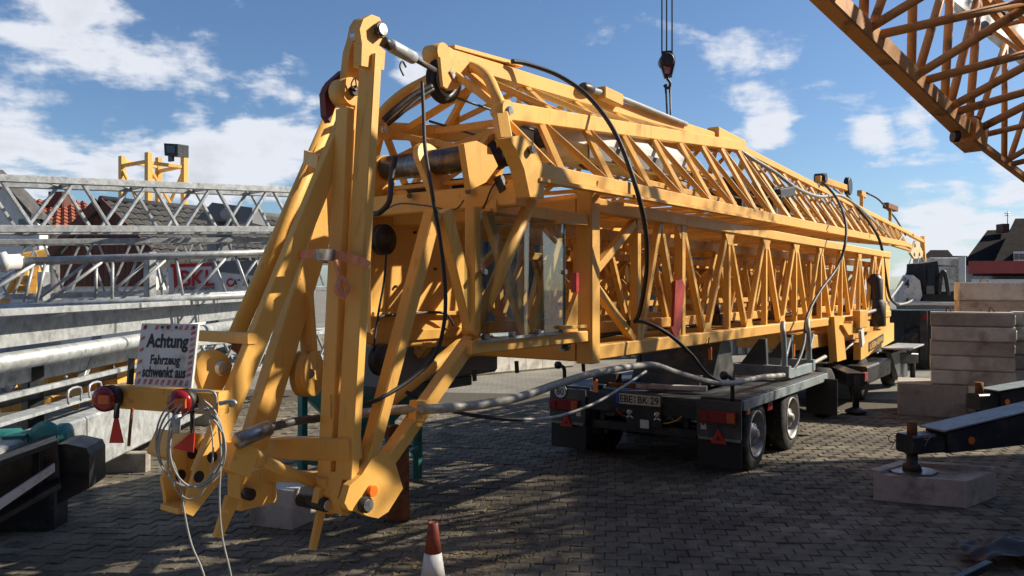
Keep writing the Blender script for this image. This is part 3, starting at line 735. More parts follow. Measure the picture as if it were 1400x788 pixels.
# ---------------- inner mast, telescoped inside
IW = .42
inner_o = bar('inner_mast', cr(-.25, -IW + .05, 2.42), cr(-.25, IW - .05, 2.42), .09, .11, YEL2, crane)
for v_ in (-IW, IW):
    bar('chord', cr(-.3, v_, 1.60), cr(12.0, v_, 1.60), .09, .10, YEL2, inner_o)
    bar('chord', cr(-.3, v_, 2.42), cr(12.0, v_, 2.42), .09, .10, YEL2, inner_o)
for sgn in (1, -1):
    v_ = IW * sgn
    for k in range(13):
        s0 = .2 + .9 * k
        bar('brace', cr(s0, v_, 1.65), cr(s0 + .45, v_, 2.37), .05, .05, YEL2, inner_o)
        bar('brace', cr(s0 + .5, v_, 2.37), cr(s0 + .86, v_, 1.65), .05, .05, YEL2, inner_o)
        if k % 2 == 0: bar('post', cr(s0 - .02, v_ * .98, 1.65), cr(s0 - .02, v_ * .98, 2.37), .06, .06, YEL2, inner_o, up=A)
for k in range(10):
    bar('cross_member', cr(.2 + 1.2 * k, -IW + .04, 2.42), cr(.2 + 1.2 * k, IW - .04, 2.42), .05, .05, YEL2, inner_o)
# folded second jib length lying inside the mast
fj = bar('folded_jib', cr(.5, -.1, 1.78), cr(12.2, -.1, 1.78), .07, .07, YEL2, crane)
bar('chord', cr(.5, -.36, 2.25), cr(12.2, -.36, 2.25), .07, .07, YEL2, fj); bar('chord', cr(.5, .18, 2.25), cr(12.2, .18, 2.25), .07, .07, YEL2, fj)
for k in range(19):
    s0 = .6 + .6 * k
    for v_ in (-.36, .18):
        bar('brace', cr(s0, -.1, 1.82), cr(s0 + .28, v_, 2.21), .04, .04, YEL2, fj); bar('brace', cr(s0 + .32, v_, 2.21), cr(s0 + .58, -.1, 1.82), .04, .04, YEL2, fj)
for k in range(4): MB().prism([cr(1.2 + 2.8 * k, -.50, 1.55), cr(2.6 + 2.8 * k, -.50, 1.55), cr(2.6 + 2.8 * k, -.50, 2.35), cr(1.2 + 2.8 * k, -.50, 2.35)], L * -.03).build('web_plate', YEL2, inner_o)
# tangle of greasy hoses along the floor of the mast
rh = random.Random(4)
for k in range(6):
    pts = [cr(.3 + j * .9 + rh.uniform(-.2, .2), rh.uniform(.1, .5), 1.50 + rh.uniform(0, .10)) for j in range(9)]
    hose('hydraulic_hose', pts, rh.uniform(.012, .02), BLACK, inner_o, n=6, sub=5)
for k in range(5):
    p = cr(1.1 + 2.1 * k, .50, 1.52)
    MB().box(p, .22, .14, .13, rz=.96).tube(p + Z * .1, p + Z * .24, .035).build('valve_block', GREASE, inner_o)

# ---------------- head section in front of the mast
zl = 1.56
head_o = bar('mast_head', cr(-1.0, -MW + .05, 2.50), cr(-1.0, MW - .05, 2.50), .10, .10, YEL, crane)
for v_ in (-MW, MW):
    bar('chord', cr(-1.62, v_, zl), cr(-.09, v_, zl), .09, .09, YEL, head_o)
    bar('chord', cr(-1.35, v_, 2.50), cr(-.09, v_, 2.50), .09, .10, YEL, head_o)
bar('post', pv(647, 284, MW), pv(647, 452, MW), .085, .085, YEL, head_o, up=A)
bar('brace', pv(664, 288, MW - .02), pv(718, 456, MW - .02), .06, .07, YEL, head_o)
bar('brace', pv(766, 312, MW - .02), pv(727, 456, MW - .02), .06, .07, YEL, head_o)
bar('brace', pv(606, 288, MW - .03), pv(645, 446, MW - .03), .11, .075, YEL, head_o, up=L)
MB().prism([pv(507, 288, -MW + .02), pv(636, 296, -MW + .02), pv(636, 474, -MW + .02), pv(507, 474, -MW + .02)], L * -.04).build('side_plate', YEL, head_o)
bar('stiffener', pv(510, 430, -MW + .05), pv(634, 428, -MW + .05), .03, .035, YEL, head_o)
for (x, y) in ((533, 342), (594, 368), (540, 392), (608, 402), (566, 318)):
    p = pv(x, y, -MW + .022); MB().tube(p, p + L * .02, .012, n=8).build('bolt', GREASE, head_o)
hose('cable', [pv(515, 440, -MW + .07), pv(525, 432, -MW + .1), pv(560, 430, -MW + .1), pv(590, 427, -MW + .09), pv(610, 430, -MW + .1), pv(620, 445, -MW + .08)], .012, ROPED, head_o)
bar('cross_beam', ps(509, 284, -1.28), ps(712, 266, -1.28), .12, .15, YEL, head_o)
for x, y in ((560, 268), (640, 262)):
    MB().tube(ps(x, y, -1.36), ps(x, y, -1.40), .022, n=8).build('bolt', STEEL, head_o)
hose('brake_line', [ps(520, 292, -1.38), ps(545, 279, -1.40), ps(580, 281, -1.41), ps(620, 287, -1.40), ps(634, 274, -1.38)], .006, ROPED, head_o, n=5)
# tube strut from jib foot to head corner
rod('strut_tube', pv(726, 274, .80), pv(647, 458, MW), .047, YEL, head_o, n=14)
# clear acrylic guard on its frame
gp = MB().prism([pv(657, 288, MW + .075), pv(769, 303, MW + .075), pv(769, 452, MW + .075), pv(657, 465, MW + .075)], L * .008)
gp_o = gp.build('acrylic_guard', GLASS, head_o)
for (x, y) in ((661, 461), (697, 457), (732, 454), (765, 451), (658, 372), (768, 372)):
    p = pv(x, y, MW + .06); MB().tube(p, p + L * .04, .020, n=10).build('clamp', STEEL, gp_o)
bar('rail', pv(655, 467, MW + .07), pv(770, 454, MW + .07), .02, .02, GALV, gp_o)
bar('rail', pv(771, 303, MW + .07), pv(771, 452, MW + .07), .02, .02, GREASE, gp_o, up=A)
# things near the end post
for (a, b) in (((771, 298), (790, 298)),):
    bar('bracket', pv(760, 303, MW + .09), pv(800, 306, MW + .09), .05, .03, YEL, head_o)
bar('bracket', pv(768, 448, MW + .10), pv(798, 446, MW + .10), .06, .025, YEL, head_o)
MB().beam(pv(786, 373, MW + .02), pv(786, 400, MW + .02), .05, .05, up=A).build('marker_lamp', RED, head_o)
p = pv(783, 472, MW - .03); MB().tube(p - A * .09, p - A * .16, .04, n=12).tube(p - A * .155, p - A * .2, .022, n=8).build('tow_coupling', STEEL, head_o)
MB().prism([pv(770, 455, MW), pv(790, 400, MW), pv(790, 455, MW)], L * -.04).build('gusset_plate', YEL, head_o)

# ---------------- jib foot brackets with drum
br1 = [pv(686, 190, .95), pv(703, 186, .95), pv(720, 196, .95), pv(731, 222, .95), pv(736, 240, .95), pv(735, 272, .95), pv(716, 270, .95), pv(708, 232, .95), pv(697, 205, .95)]
jf = MB().prism([q + L * .05 for q in br1], L * -.11).build('jib_foot', YEL, crane)
MB().prism([q - L * .30 for q in br1[:4]] + [pv(715, 245, .95) - L * .30, pv(695, 255, .95) - L * .30], L * -.05).build('bracket_plate', YEL, jf)
dr0, dr1 = ps(528, 231, -1.22), ps(700, 209, -1.22)
dx = (dr1 - dr0).normalized(); dl = (dr1 - dr0).length
drum = MB().lathe(dr0, dx, [(0, .085), (0.005, .095), (dl * .78, .095), (dl * .785, .085)], 28).build('winch_drum', DRUM, jf)
MB().lathe(dr0 + dx * dl * .80, dx, [(0, .09), (.005, .105), (.05, .105), (.055, .09), (.08, .09), (.085, .105), (.13, .105), (.135, .09), (.2, .09), (.202, .03)], 24).build('drum_flange', BLACK, drum)
def ring_plate(name, c, r, tail, parent, m=YEL, th=.05):
    """round eye with a tapering tail, standing square to the drum"""
    pts = []
    tdir = (tail - c).normalized(); side = tdir.cross(dx).normalized()
    for k in range(13):
        a = math.pi * k / 12
        pts.append(c + side * math.cos(a) * r - tdir * math.sin(a) * r)
    pts += [tail - side * r * .8, tail + side * r * .8]
    return MB().prism(pts, dx * th).build(name, m, parent)
ring_plate('drum_bearing', ps(585, 222, -1.22), .155, ps(600, 268, -1.22), jf)
ring_plate('drum_bearing', ps(668, 213, -1.22), .15, ps(662, 250, -1.22), jf)
ring_plate('drum_bearing', ps(520, 236, -1.22), .13, ps(516, 275, -1.22), jf)
for (x, y) in ((716, 206),):
    p = pv(x, y, .955) + L * .05; MB().tube(p, p + L * .03, .028, n=12).build('pin', STEEL, jf)
MB().beam(ps(682, 243, -1.32), ps(690, 262, -1.32), .06, .06).build('lamp_socket', BLACK, jf)
hose('lamp_wire', [ps(685, 240, -1.34), ps(672, 258, -1.36), ps(665, 275, -1.36), ps(660, 285, -1.34)], .006, BLACK, jf, n=5)
# dark plates below the drum
MB().prism([cr(-1.0, -.5, 2.78), cr(-1.0, .55, 2.78), cr(-.9, .55, 2.64), cr(-.9, -.5, 2.64)], A * .3).build('rope_guide', GREASE, jf)

# ---------------- jib
def lerp(a, b, t): return a + (b - a) * t
R0, R1 = pv(728, 233, .95), pv(1240, 334, .15)
Rs = lambda t: lerp(R0, R1, t)
axis_pt = lambda p: cr((p - C0).dot(A), 0, p.z)
def mirror(p):
    s_ = (p - C0).dot(A); v_ = (p - C0).dot(L); return cr(s_, -v_, p.z)
L0, L1 = mirror(R0), mirror(R1)
T0, TJ, T1 = pv(600, 76, 0.0), pv(1000, 198, 0.0), pv(1247, 322, 0.0)
jib_o = bar('jib', TJ - A * .05, T1, .10, .10, YEL, crane)
bar('lower_chord', R0, R1, .075, .10, YEL, jib_o); bar('lower_chord', L0, L1, .075, .10, YEL, jib_o)
# twin foot chords rising to the joint and the top beam
B0, B1 = pv(690, 153, .60), TJ + L * .10 - Z * .03
bar('foot_chord', B0, B1, .09, .13, YEL, jib_o)
bar('foot_chord', mirror(B0), mirror(B1), .09, .13, YEL, jib_o)
bar('top_beam', T0, TJ + A * .2 + Z * .02, .12, .13, YEL, jib_o)
bar('cover_plate', pv(612, 66, 0), pv(705, 91, 0), .14, .03, YEL, jib_o)
bar('splice', pv(975, 183, .02), pv(1012, 201, .02), .16, .17, YEL, jib_o)
for (b_, sg) in ((B0, 1), (mirror(B0), -1)):
    MB().tube(b_ - L * .09 * 1 - A * .02, b_ + L * .07 - A * .02, .03, n=12).build('pin', PIN, jib_o)
    MB().lathe(b_ - L * .05 - A * .02, L, [(0, .075), (.1, .075)], 16).build('eye', YEL, jib_o)
p = T0 - A * .03 + L * .0
MB().lathe(p - L * .075, L, [(0, .075), (.15, .075)], 18).build('eye', YEL, jib_o)
# curved hoop of the jib foot
hoop = [pv(688, 152, .6), pv(678, 130, .55), pv(668, 108, .42), pv(655, 96, .25), pv(640, 90, .1)]
MB().path(hoop, .04, 8, 8).build('hoop', YEL, jib_o)
MB().path([mirror(q) for q in hoop], .04, 8, 8).build('hoop', YEL, jib_o)
bar('foot_post', pv(684, 160, .60), pv(690, 196, .70), .09, .12, YEL, jib_o)
bar('foot_post', mirror(pv(684, 160, .60)), mirror(pv(690, 196, .70)), .09, .12, YEL, jib_o)
# side bracing of the jib: a W of flat bars from the lower chords to the upper ones
NB = 24
sR = lambda t: (Rs(t) - C0).dot(A)
def upper_at(s_, side):
    """upper chord point at station s: foot chords first, then the single top chord"""
    sJ = (TJ - C0).dot(A); s0 = (B0 - C0).dot(A); s1 = (T1 - C0).dot(A)
    if s_ < sJ:
        t = max(0, (s_ - s0) / (sJ - s0)); p = lerp(B0, B1, t)
        return p if side > 0 else mirror(p)
    return lerp(TJ, T1, min(1, (s_ - sJ) / (s1 - sJ)))
for i in range(NB):
    t0 = (i + .35) / NB; t1 = (i + .85) / NB
    for side in (1, -1):
        lo0 = Rs(t0) if side > 0 else mirror(Rs(t0)); lo1 = Rs(t1) if side > 0 else mirror(Rs(t1))
        sz = .052 if i < 10 else .044
        u0 = upper_at(sR(t0) - .34, side); u1 = upper_at(sR(t1) - .02, side)
        u2 = upper_at(sR(t0) + .42, side)
        if side < 0: u0, u2 = upper_at(sR(t0) + .55, side), upper_at(sR(t0) - .55, side)
        bar('brace', lo0 + Z * .04, u0 - Z * .05, sz, sz * .9, YEL, jib_o)
        bar('brace', lo0 + Z * .035 + A * .10, u2 - Z * .05, sz, sz * .9, YEL, jib_o)
# lattice across the jib end
mB = mirror(B0)
for (a, b) in ((T0 - Z * .06 + A * .05, B0), (T0 - Z * .06 + A * .05, mB), (B0 + A * .4 + Z * .03, mB + A * .4 + Z * .03), (R0 + Z * .05 + A * .2, mB + A * .3), (L0 + Z * .05 + A * .2, B0 + A * .3), (mB + A * .1, R0 + A * .9), (T0 + A * .6 - Z * .05, mB + A * .2), (L0 + A * .1 + Z * .05, mB + A * .6), (L0 + A * .9 + Z * .05, mB + A * .05), (L0 + A * .9 + Z * .05, T0 + A * .5)):
    bar('brace', a, b, .05, .05, YEL, jib_o)
# rope runs, inner nested jib length and catwalk inside the jib
nj = bar('nested_jib', cr(1.5, 0, 3.42), cr(16.0, 0, 3.22), .06, .06, YEL2, crane)
for v_ in (-.30, .30): bar('chord', cr(1.5, v_, 3.02), cr(16.0, v_ * .5, 3.06), .06, .06, YEL2, nj)
for k in range(24):
    s0 = 1.6 + .6 * k; f = 1 - .5 * (s0 - 1.5) / 14.5; zt = 3.42 - .0138 * (s0 - 1.5)
    for v_ in (-.30 * f, .30 * f):
        bar('brace', cr(s0, v_, 3.05), cr(s0 + .28, 0, zt - .03), .036, .036, YEL2, nj); bar('brace', cr(s0 + .32, 0, zt - .03), cr(s0 + .58, v_, 3.05), .036, .036, YEL2, nj)
for (v_, z0, z1) in ((.16, 3.30, 3.10), (-.14, 3.36, 3.14), (.34, 3.12, 3.08), (-.4, 3.2, 3.08)):
    hose('wire_rope', [cr(-.8, v_, z0 + .1), cr(3, v_, z0), cr(8, v_ * .8, (z0 + z1) / 2 - .03), cr(16, v_ * .4, z1)], .011, ROPED, jib_o, n=5)
for k in range(5):
    p = cr(2.6 + 2.2 * k, .1, 3.1); MB().box(p, .2, .3, .16, rz=.96).tube(p + Z * .16 - L * .1, p + Z * .16 + L * .15, .06).build('rope_guide', GREASE, nj)
# top beam bracing at the foot
sT0 = (T0 - C0).dot(A); sTJ = (TJ - C0).dot(A)
for k in range(7):
    t = (k + .3) / 7.5
    tp_ = lerp(T0, TJ, t)
    for side in (1, -1):
        bar('brace', tp_ - Z * .05, upper_at(sT0 + (sTJ - sT0) * min(1, t + .10), side) + Z * .05, .045, .045, YEL, jib_o)
        bar('brace', tp_ - Z * .05 + A * .08, upper_at(sT0 + (sTJ - sT0) * max(0, t - .06), side) + Z * .05, .045, .045, YEL, jib_o)
# floor of the jib: cross pieces between the two lower chords
NP = 34
for i in range(NP):
    t = (i + .3) / NP; p = Rs(t); q = mirror(p)
    w = .14 if i % 2 else .055
    bar('cross_member', p - L * .04 - Z * .01, q + L * .04 - Z * .01, w, .03, YEL, jib_o)
for i in range(0, NP - 1, 2):
    p = Rs((i + .35) / NP); q = mirror(Rs((i + 1.3) / NP))
    bar('brace', p - Z * .035 - L * .04, q - Z * .035 + L * .04, .05, .04, YEL, jib_o)
# lower chord flange (the jib trolley rail)
bar('trolley_rail', Rs(.0) + L * .03 - Z * .065, Rs(1) + L * .03 - Z * .065, .07, .025, YEL, jib_o)
# jib tip: plate with painted dark holes and end plates
tipc = pv(1256, 343, .15)
TIPP = mat('cream_paint', (0.70, 0.56, 0.30), 0.5, 0, 0.1, 6.0, (0.3, 0.2, 0.1), 0.2)
MB().prism([pv(1252, 329, .2), pv(1260, 340, .2), pv(1262, 352, .2), pv(1250, 354, .2), pv(1245, 346, .2)], L * -.06).build('tip_plate', TIPP, jib_o)
for (x, y) in ((1251, 336), (1250, 348), (1257, 348)):
    q = pv(x, y, .205); MB().tube(q - L * .01, q + L * .012, .05, n=12).build('hole_disc', BLACK, jib_o)  # black discs stand in for the dark inside the holes
bar('tip_post', pv(1261, 324, .0), pv(1263, 358, .0), .12, .18, YEL, jib_o, up=A)
bar('tip_frame', T1 - A * .3, pv(1261, 330, .0), .10, .10, YEL, jib_o)
bar('tip_frame', R1 - A * .3, pv(1260, 346, .06), .08, .12, YEL, jib_o)
bar('tip_frame', L1 - A * .3, pv(1260, 346, -.06), .08, .12, YEL, jib_o)
for (x, y, y2) in ((1124, 247, 264), (1150, 257, 276), (1178, 266, 288), (1217, 284, 307)):
    bar('bracket_post', pv(x, y, .02), pv(x, y2 + 2, .0), .07, .07, YEL2, jib_o, up=A)
# things carried on the top chord near the tip
bar('roller_bracket', pv(1118, 245, .05), pv(1158, 258, .05), .10, .12, YEL2, jib_o)
MB().lathe(pv(1122, 244, .05) - L * .1, L, [(0, .09), (.2, .09)], 14).build('roller', GREASE, jib_o)
MB().lathe(pv(1158, 255, .05) - L * .03, L, [(0, .17), (.02, .19), (.05, .17), (.08, .19), (.1, .17)], 20).build('sheave', BLACK, jib_o)
MB().beam(pv(1175, 264, .0), pv(1181, 268, .0), .10, .12).build('clamp_block', YEL2, jib_o)
MB().beam(pv(1211, 281, .0), pv(1224, 286, .0), .14, .14).build('tool_box', RUSTY, jib_o)
MB().beam(pv(1060, 266, .35), pv(1080, 262, .35), .16, .14).build('junction_box', GREASE, jib_o)
bar('bracket', pv(1045, 270, .4), pv(1082, 266, .4), .05, .02, GREASE, jib_o)
bar('bracket', pv(1060, 275, .4), pv(1060, 296, .4), .05, .03, GALV, jib_o)
# machinery in the jib foot: winch motor, gearbox, white tarp, hoist unit
c = ps(722, 192, -.2)
MB().lathe(c - L * .18, L, [(0, .06), (.03, .11), (.12, .14), (.2, .14), (.26, .10), (.30, .10)], 18).build('gearbox', BGREY, jib_o)
MB().lathe(c + L * .12, L, [(0, .09), (.02, .1), (.08, .1), (.1, .06)], 18).build('gear_housing', GREASE, jib_o)
MB().beam(ps(795, 205, .9), ps(815, 220, .9), .3, .22).tube(ps(800, 196, .9), ps(812, 214, .9), .05).build('hoist_motor', GREASE, jib_o)
tarp = MB().beam(cr(-.25, .12, 3.22), cr(2.5, .12, 3.30), .62, .30, ch=.10)
tarp.build('white_hoist_cover', WHITE, jib_o)
MB().beam(cr(.3, .45, 3.14), cr(1.8, .45, 3.18), .02, .14).build('cover_shade_strip', GREYP, jib_o)  # grey strip painted as the shaded middle of the cover
MB().box(cr(6.0, .0, 2.95), .5, .7, .45, rz=.96).build('trolley', GREASE, jib_o)
MB().box(cr(4.6, .1, 2.95), .35, .5, .35, rz=.96).tube(cr(4.5, -.1, 3.3), cr(4.5, .35, 3.3), .1).build('trolley_winch', GREASE, jib_o)

# ---------------- folded support legs at the head
legs = MB()
legs.beam(pv(507, 78, .42), pv(474, 655, .50), .066, .13, up=L)
legs_o = legs.build('main_strut', YEL, crane)
def cheek(name, pts, v_, th, parent, m=YEL):
    return MB().prism([pv(x, y, v_) for x, y in pts], L * -th).build(name, m, parent)
cap = [(494, 90), (495, 60), (492, 40), (497, 26), (508, 20), (519, 24), (525, 38), (523, 52), (518, 62), (527, 70), (525, 96)]
cheek('apex_cheek', cap, .46, .05, legs_o)
cheek('apex_cheek', [(x - 3, y + 1) for x, y in cap], .30, .05, legs_o)
p = pv(516, 42, .46); MB().tube(p - L * .20, p + L * .05, .035, n=14).build('pin', PIN, legs_o)
MB().lathe(p + L * .012, L, [(0, .05), (.03, .05)], 6).build('nut', GREASE, legs_o)
# second, hidden strut of the pair
l4b = bar('rear_strut', pv(486, 72, .10), pv(462, 640, -.1), .07, .10, YEL, crane, up=L)
cheek('apex_cheek', [(473, 112), (478, 70), (484, 50), (487, 34), (493, 25), (501, 26), (506, 40), (503, 95)], .20, .06, l4b)
# front strut with end flange
l5 = bar('front_strut', pv(472, 150, .30), pv(447, 655, .34), .060, .108, YEL, crane, up=L)
MB().beam(pv(447, 652, .34), pv(447, 664, .34), .11, .13, up=A).build('end_flange', YEL, l5)
bar('name_plate', pv(453, 606, .370), pv(453, 634, .370), .035, .006, YEL2, l5, up=L)
hose('cable_loop', [pv(452, 540, .375), pv(452, 565, .378), pv(454, 573, .378), pv(459, 572, .378)], .005, YEL2, l5, n=5)
# leaning strut from the pin down to the cheek plates, with its round eye
l2 = bar('leaning_strut', pv(480, 150, .24), pv(276, 648, .16), .12, .055, YEL, crane, up=L)
pe = pv(482, 125, .28)
MB().lathe(pe - L * .12, L, [(0, .085), (.12, .085)], 20).build('eye', YEL, l2)
MB().tube(pe - L * .2, pe + L * .03, .032, n=12).build('pin', GREASE, l2)
hose('lynch_clip', [pe + L * .035 + Z * .02, pe + L * .04 + Z * .07 - A * .02, pe + L * .04 + Z * .02 - A * .05, pe + L * .035], .005, STEEL, l2, n=5)
l3 = bar('leaning_strut', pv(474, 190, -.05), pv(345, 612, -.1), .16, .09, YEL, crane, up=L)
l1 = MB().tube(pv(457, 150, -.35), pv(318, 470, -.42), .05, .052, 14).build('tube_strut', YEL, crane)
MB().lathe(pv(455, 130, -.38) - L * .04, L, [(0, .08), (.1, .08)], 18).build('eye', YEL, l1)
bar('lug', pv(418, 215, -.33), pv(437, 222, -.05), .03, .09, YEL, l1)
MB().prism([pv(470, 96, .12), pv(466, 122, .12), pv(452, 168, .12), pv(446, 158, .12), pv(444, 128, .12), pv(452, 112, .12)], L * -.05).build('red_wedge', DRED, l1)
l6 = bar('leg_strut', pv(592, 290, .58), pv(500, 640, .54), .085, .09, YEL, crane, up=L)
l7 = bar('leg_strut', pv(643, 466, .58), pv(510, 655, .55), .088, .092, YEL, crane, up=L)
MB().beam(pv(564, 562, .585), pv(577, 562, .585), .13, .06, up=L).build('weld_plate', YEL, l7)
rod('back_tube', pv(630, 470, .0), pv(520, 560, .0), .045, YEL, l7)
# pivot cheeks at the bottom
piv = cheek('pivot_cheek', [(494, 650), (508, 628), (528, 618), (541, 634), (551, 668), (531, 700), (517, 709), (503, 706), (490, 700), (477, 698), (471, 688), (478, 664)], .60, .05, crane)
cheek('lug', [(462, 680), (470, 648), (484, 646), (486, 690), (476, 706), (468, 704)], .50, .12, piv)
cheek('lug', [(438, 668), (447, 662), (482, 650), (474, 676), (468, 694), (455, 704), (441, 702), (434, 688)], .38, .05, piv)
for (x, y, v_, r) in ((443, 690, .39, .04), (498, 690, .61, .045)):
    p = pv(x, y, v_); MB().tube(p - L * .2, p + L * .025, r, n=16).build('pin', GREASE, piv)
    MB().tube(p + L * .02, p + L * .04, r * .75, n=16).build('pin_head', PIN, piv)
MB().tube(pv(506, 671, .60), pv(506, 671, .60) + L * .03, .032, n=16).build('reflector', ORANGE, piv)
# spikes
bar('spike', pv(449, 655, .30), pv(427, 752, .30), .06, .028, YEL, piv, up=L, w1=.045)
# cross box and tubes low down
cb = bar('cross_box', pv(334, 629, .32), pv(334, 629, .32) - L * .75, .15, .15, YEL, crane, up=(A * .5 + Z))
rod('link_tube', pv(346, 625, .26), pv(438, 664, .30), .034, YEL, cb, r1=.030, n=12)
MB().tube(pv(344, 625, .26), pv(358, 631, .26), .05, .04, 12).build('collar', YEL, cb)
bar('cross_beam', ps(366, 612, -2.55), ps(486, 614, -2.55), .10, .13, YEL, cb)
bar('cross_beam', ps(330, 650, -2.75), ps(440, 652, -2.55), .07, .06, YEL, cb)
bar('lower_box', pv(345, 690, -.1), pv(345, 640, -.1), .26, .14, YEL, cb, up=L)
p = pv(336, 675, -.02); MB().tube(p, p + L * .05, .035, n=12).build('pin', GREASE, cb)
bar('spike', pv(318, 680, .1), pv(297, 735, .1), .09, .03, YEL, cb, up=L, w1=.05)
# tip cheeks with painted dark holes at the very back
tpk = MB().prism([pv(x, y, .20) for x, y in [(296, 590), (318, 598), (326, 612), (300, 660), (264, 706), (250, 700), (268, 640)]], L * -.025)
tk = tpk.build('tip_cheek', YEL, crane)
MB().prism([pv(x, y, .02) for x, y in [(262, 590), (290, 600), (268, 650), (245, 700), (228, 696), (226, 676), (222, 655), (240, 610)]], L * -.025).build('tip_cheek', YEL, tk)
MB().beam(pv(234, 690, .02), pv(258, 696, .18), .12, .03).build('tip_web', YEL, tk)
for (x, y, v_) in ((272, 652, .201), (290, 625, .201), (247, 650, .021), (263, 620, .021), (248, 690, .021)):
    q = pv(x, y, v_); MB().tube(q - L * .03, q + L * .002, .030, n=18).build('hole_disc', BLACK, tk)  # black discs painted as the dark of the holes
# upper arm with the round eyes by the sign
ar = MB().beam(ps(272, 459, -3.0), ps(345, 463, -3.0), .06, .06).build('upper_arm', YEL, crane)
for v_ in (.08, -.12):
    cheek('eye_plate', [(272, 520), (268, 495), (278, 482), (294, 478), (310, 485), (318, 500), (312, 520), (300, 540), (280, 542)], v_, .04, ar)
p = pv(303, 504, .085); MB().tube(p - L * .3, p + L * .03, .04, n=18).build('pin', PIN, ar)
MB().beam(ps(325, 470, -2.9), ps(338, 480, -2.9), .08, .07).build('shackle', RUSTY, ar)
rod('bolt', ps(292, 549, -3.2), ps(318, 553, -3.2), .016, STEEL, ar)
# sheaves
for (x, y, v_, r, m) in ((424, 511, -.02, .145, YEL), (416, 511, -.12, .145, YEL), (652 - 130, 492, -.35, .12, GREASE), (524, 328, -.45, .12, GREASE)):
    p = pv(x, y, v_); ax_ = (L * .93 + A * .40).normalized() if m is YEL else L
    MB().lathe(p - ax_ * .035, ax_, [(0, r * .93), (.01, r), (.022, r * .86), (.048, r * .86), (.06, r), (.07, r * .93), (.071, r * .3), (.085, r * .28)], 28).build('sheave', m, crane)
rod('sheave_axle', pv(424, 511, .05), pv(424, 511, -.3), .03, STEEL, crane)
bar('sheave_hanger', pv(417, 400, -.05), pv(424, 500, -.05), .04, .12, YEL, crane, up=L)
# big grey sheave at the jib head with yellow cheek
p = pv(607, 111, .06)
shv = MB().lathe(p - L * .05, L, [(0, .12), (.005, .155), (.02, .165), (.035, .14), (.055, .14), (.07, .165), (.085, .155), (.086, .125)], 32).build('rope_sheave', BLACK, crane)
MB().lathe(p + L * .02, L, [(0, .125), (.018, .128), (.0185, .10), (.01, .095), (.01, .05), (.03, .045)], 32).build('sheave_disc', BGREY, shv)
for k in range(5):
    a = k * 1.2566; q = p + L * .034 + A * math.cos(a) * .085 + Z * math.sin(a) * .085
    MB().tube(q - L * .004, q + L * .004, .017, n=12).build('hole_disc', GREASE, shv)  # dark discs drawn where the disc holes would be in shade
cheek('sheave_cheek', [(602, 78), (642, 84), (640, 98), (625, 122), (615, 124), (606, 118), (604, 100)], .15, .03, shv)
MB().beam(pv(616, 96, .155), pv(623, 110, .155), .04, .012, up=L).build('axle_clip', PIN, shv)
# pendant with socket from the apex
p0, p1, p2, p3 = pv(522, 56, .36), pv(533, 62, .35), pv(566, 80, .28), pv(594, 96, .12)
pend = MB().lathe(p1, p2 - p1, [(0, .03), (.02, .042), ((p2 - p1).length * .95, .042), ((p2 - p1).length, .028)], 18).build('pendant_socket', GALV, crane)
rod('clevis', p0, p1, .035, GREASE, pend); rod('pendant_rope', p2, p3, .02, ROPED, pend)
# orange ratchet strap round the struts
st = MB()
sp = [pv(401, 350, .10), pv(412, 349, .26), pv(440, 346, .36), pv(462, 349, .40), pv(472, 352, .42), pv(490, 356, .54), pv(505, 364, .58)]
for a, b in zip(sp, sp[1:]): st.beam(a, b, .008, .05, up=Z)
sto = st.build('ratchet_strap', STRAP, label='orange webbing ratchet strap tied round the crane struts', cat='strap')
MB().beam(pv(434, 349, .39), pv(456, 349, .39), .03, .065, up=Z).build('ratchet_buckle', STEEL, sto)
hose('strap_tail', [pv(458, 356, .43), pv(462, 372, .44), pv(464, 385, .44), pv(459, 395, .45), pv(466, 405, .45), pv(475, 396, .45), pv(468, 380, .45), pv(462, 390, .45), pv(470, 408, .45)], .016, STRAP, sto, n=6)
# ================================================================== hoses and cables on the crane
def H_(name, pts, r, m, **k): return hose(name, pts, r, m, crane, **k)
H_('hydraulic_hose', [pv(700, 84, .1), pv(722, 88, .15), pv(765, 104, .3), pv(805, 133, .5), pv(840, 180, .75), pv(866, 245, .95), pv(882, 310, .98), pv(884, 370, .9), pv(875, 425, .76), pv(868, 440, .66)], .020, BLACK)
H_('electric_cable', [pv(577, 112, .2), pv(579, 150, .3), pv(581, 200, .45), pv(590, 260, .62), pv(602, 330, .7), pv(609, 400, .72), pv(606, 450, .70), pv(592, 490, .66), pv(560, 520, .62), pv(520, 545, .58), pv(500, 552, .5)], .013, BLACK)
H_('electric_cable', [pv(590, 118, .15), pv(565, 130, .1), pv(540, 150, .05), pv(524, 165, 0)], .022, BLACK)
H_('electric_cable', [pv(592, 122, .15), pv(568, 138, .12), pv(545, 158, .08), pv(530, 170, 0)], .016, BLACK)
H_('hydraulic_hose', [pv(540, 215, .0), pv(535, 245, .0), pv(532, 275, .05), pv(520, 290, 0), pv(510, 293, -.1)], .02, BLACK)
H_('electric_cable', [pv(528, 345, -.4), pv(525, 385, -.4), pv(517, 430, -.4), pv(510, 480, -.35)], .009, BLACK)
H_('conduit', [pv(555, 92, 0), pv(550, 84, .02), pv(547, 92, .04), pv(552, 104, .05)], .007, BLACK, n=5)
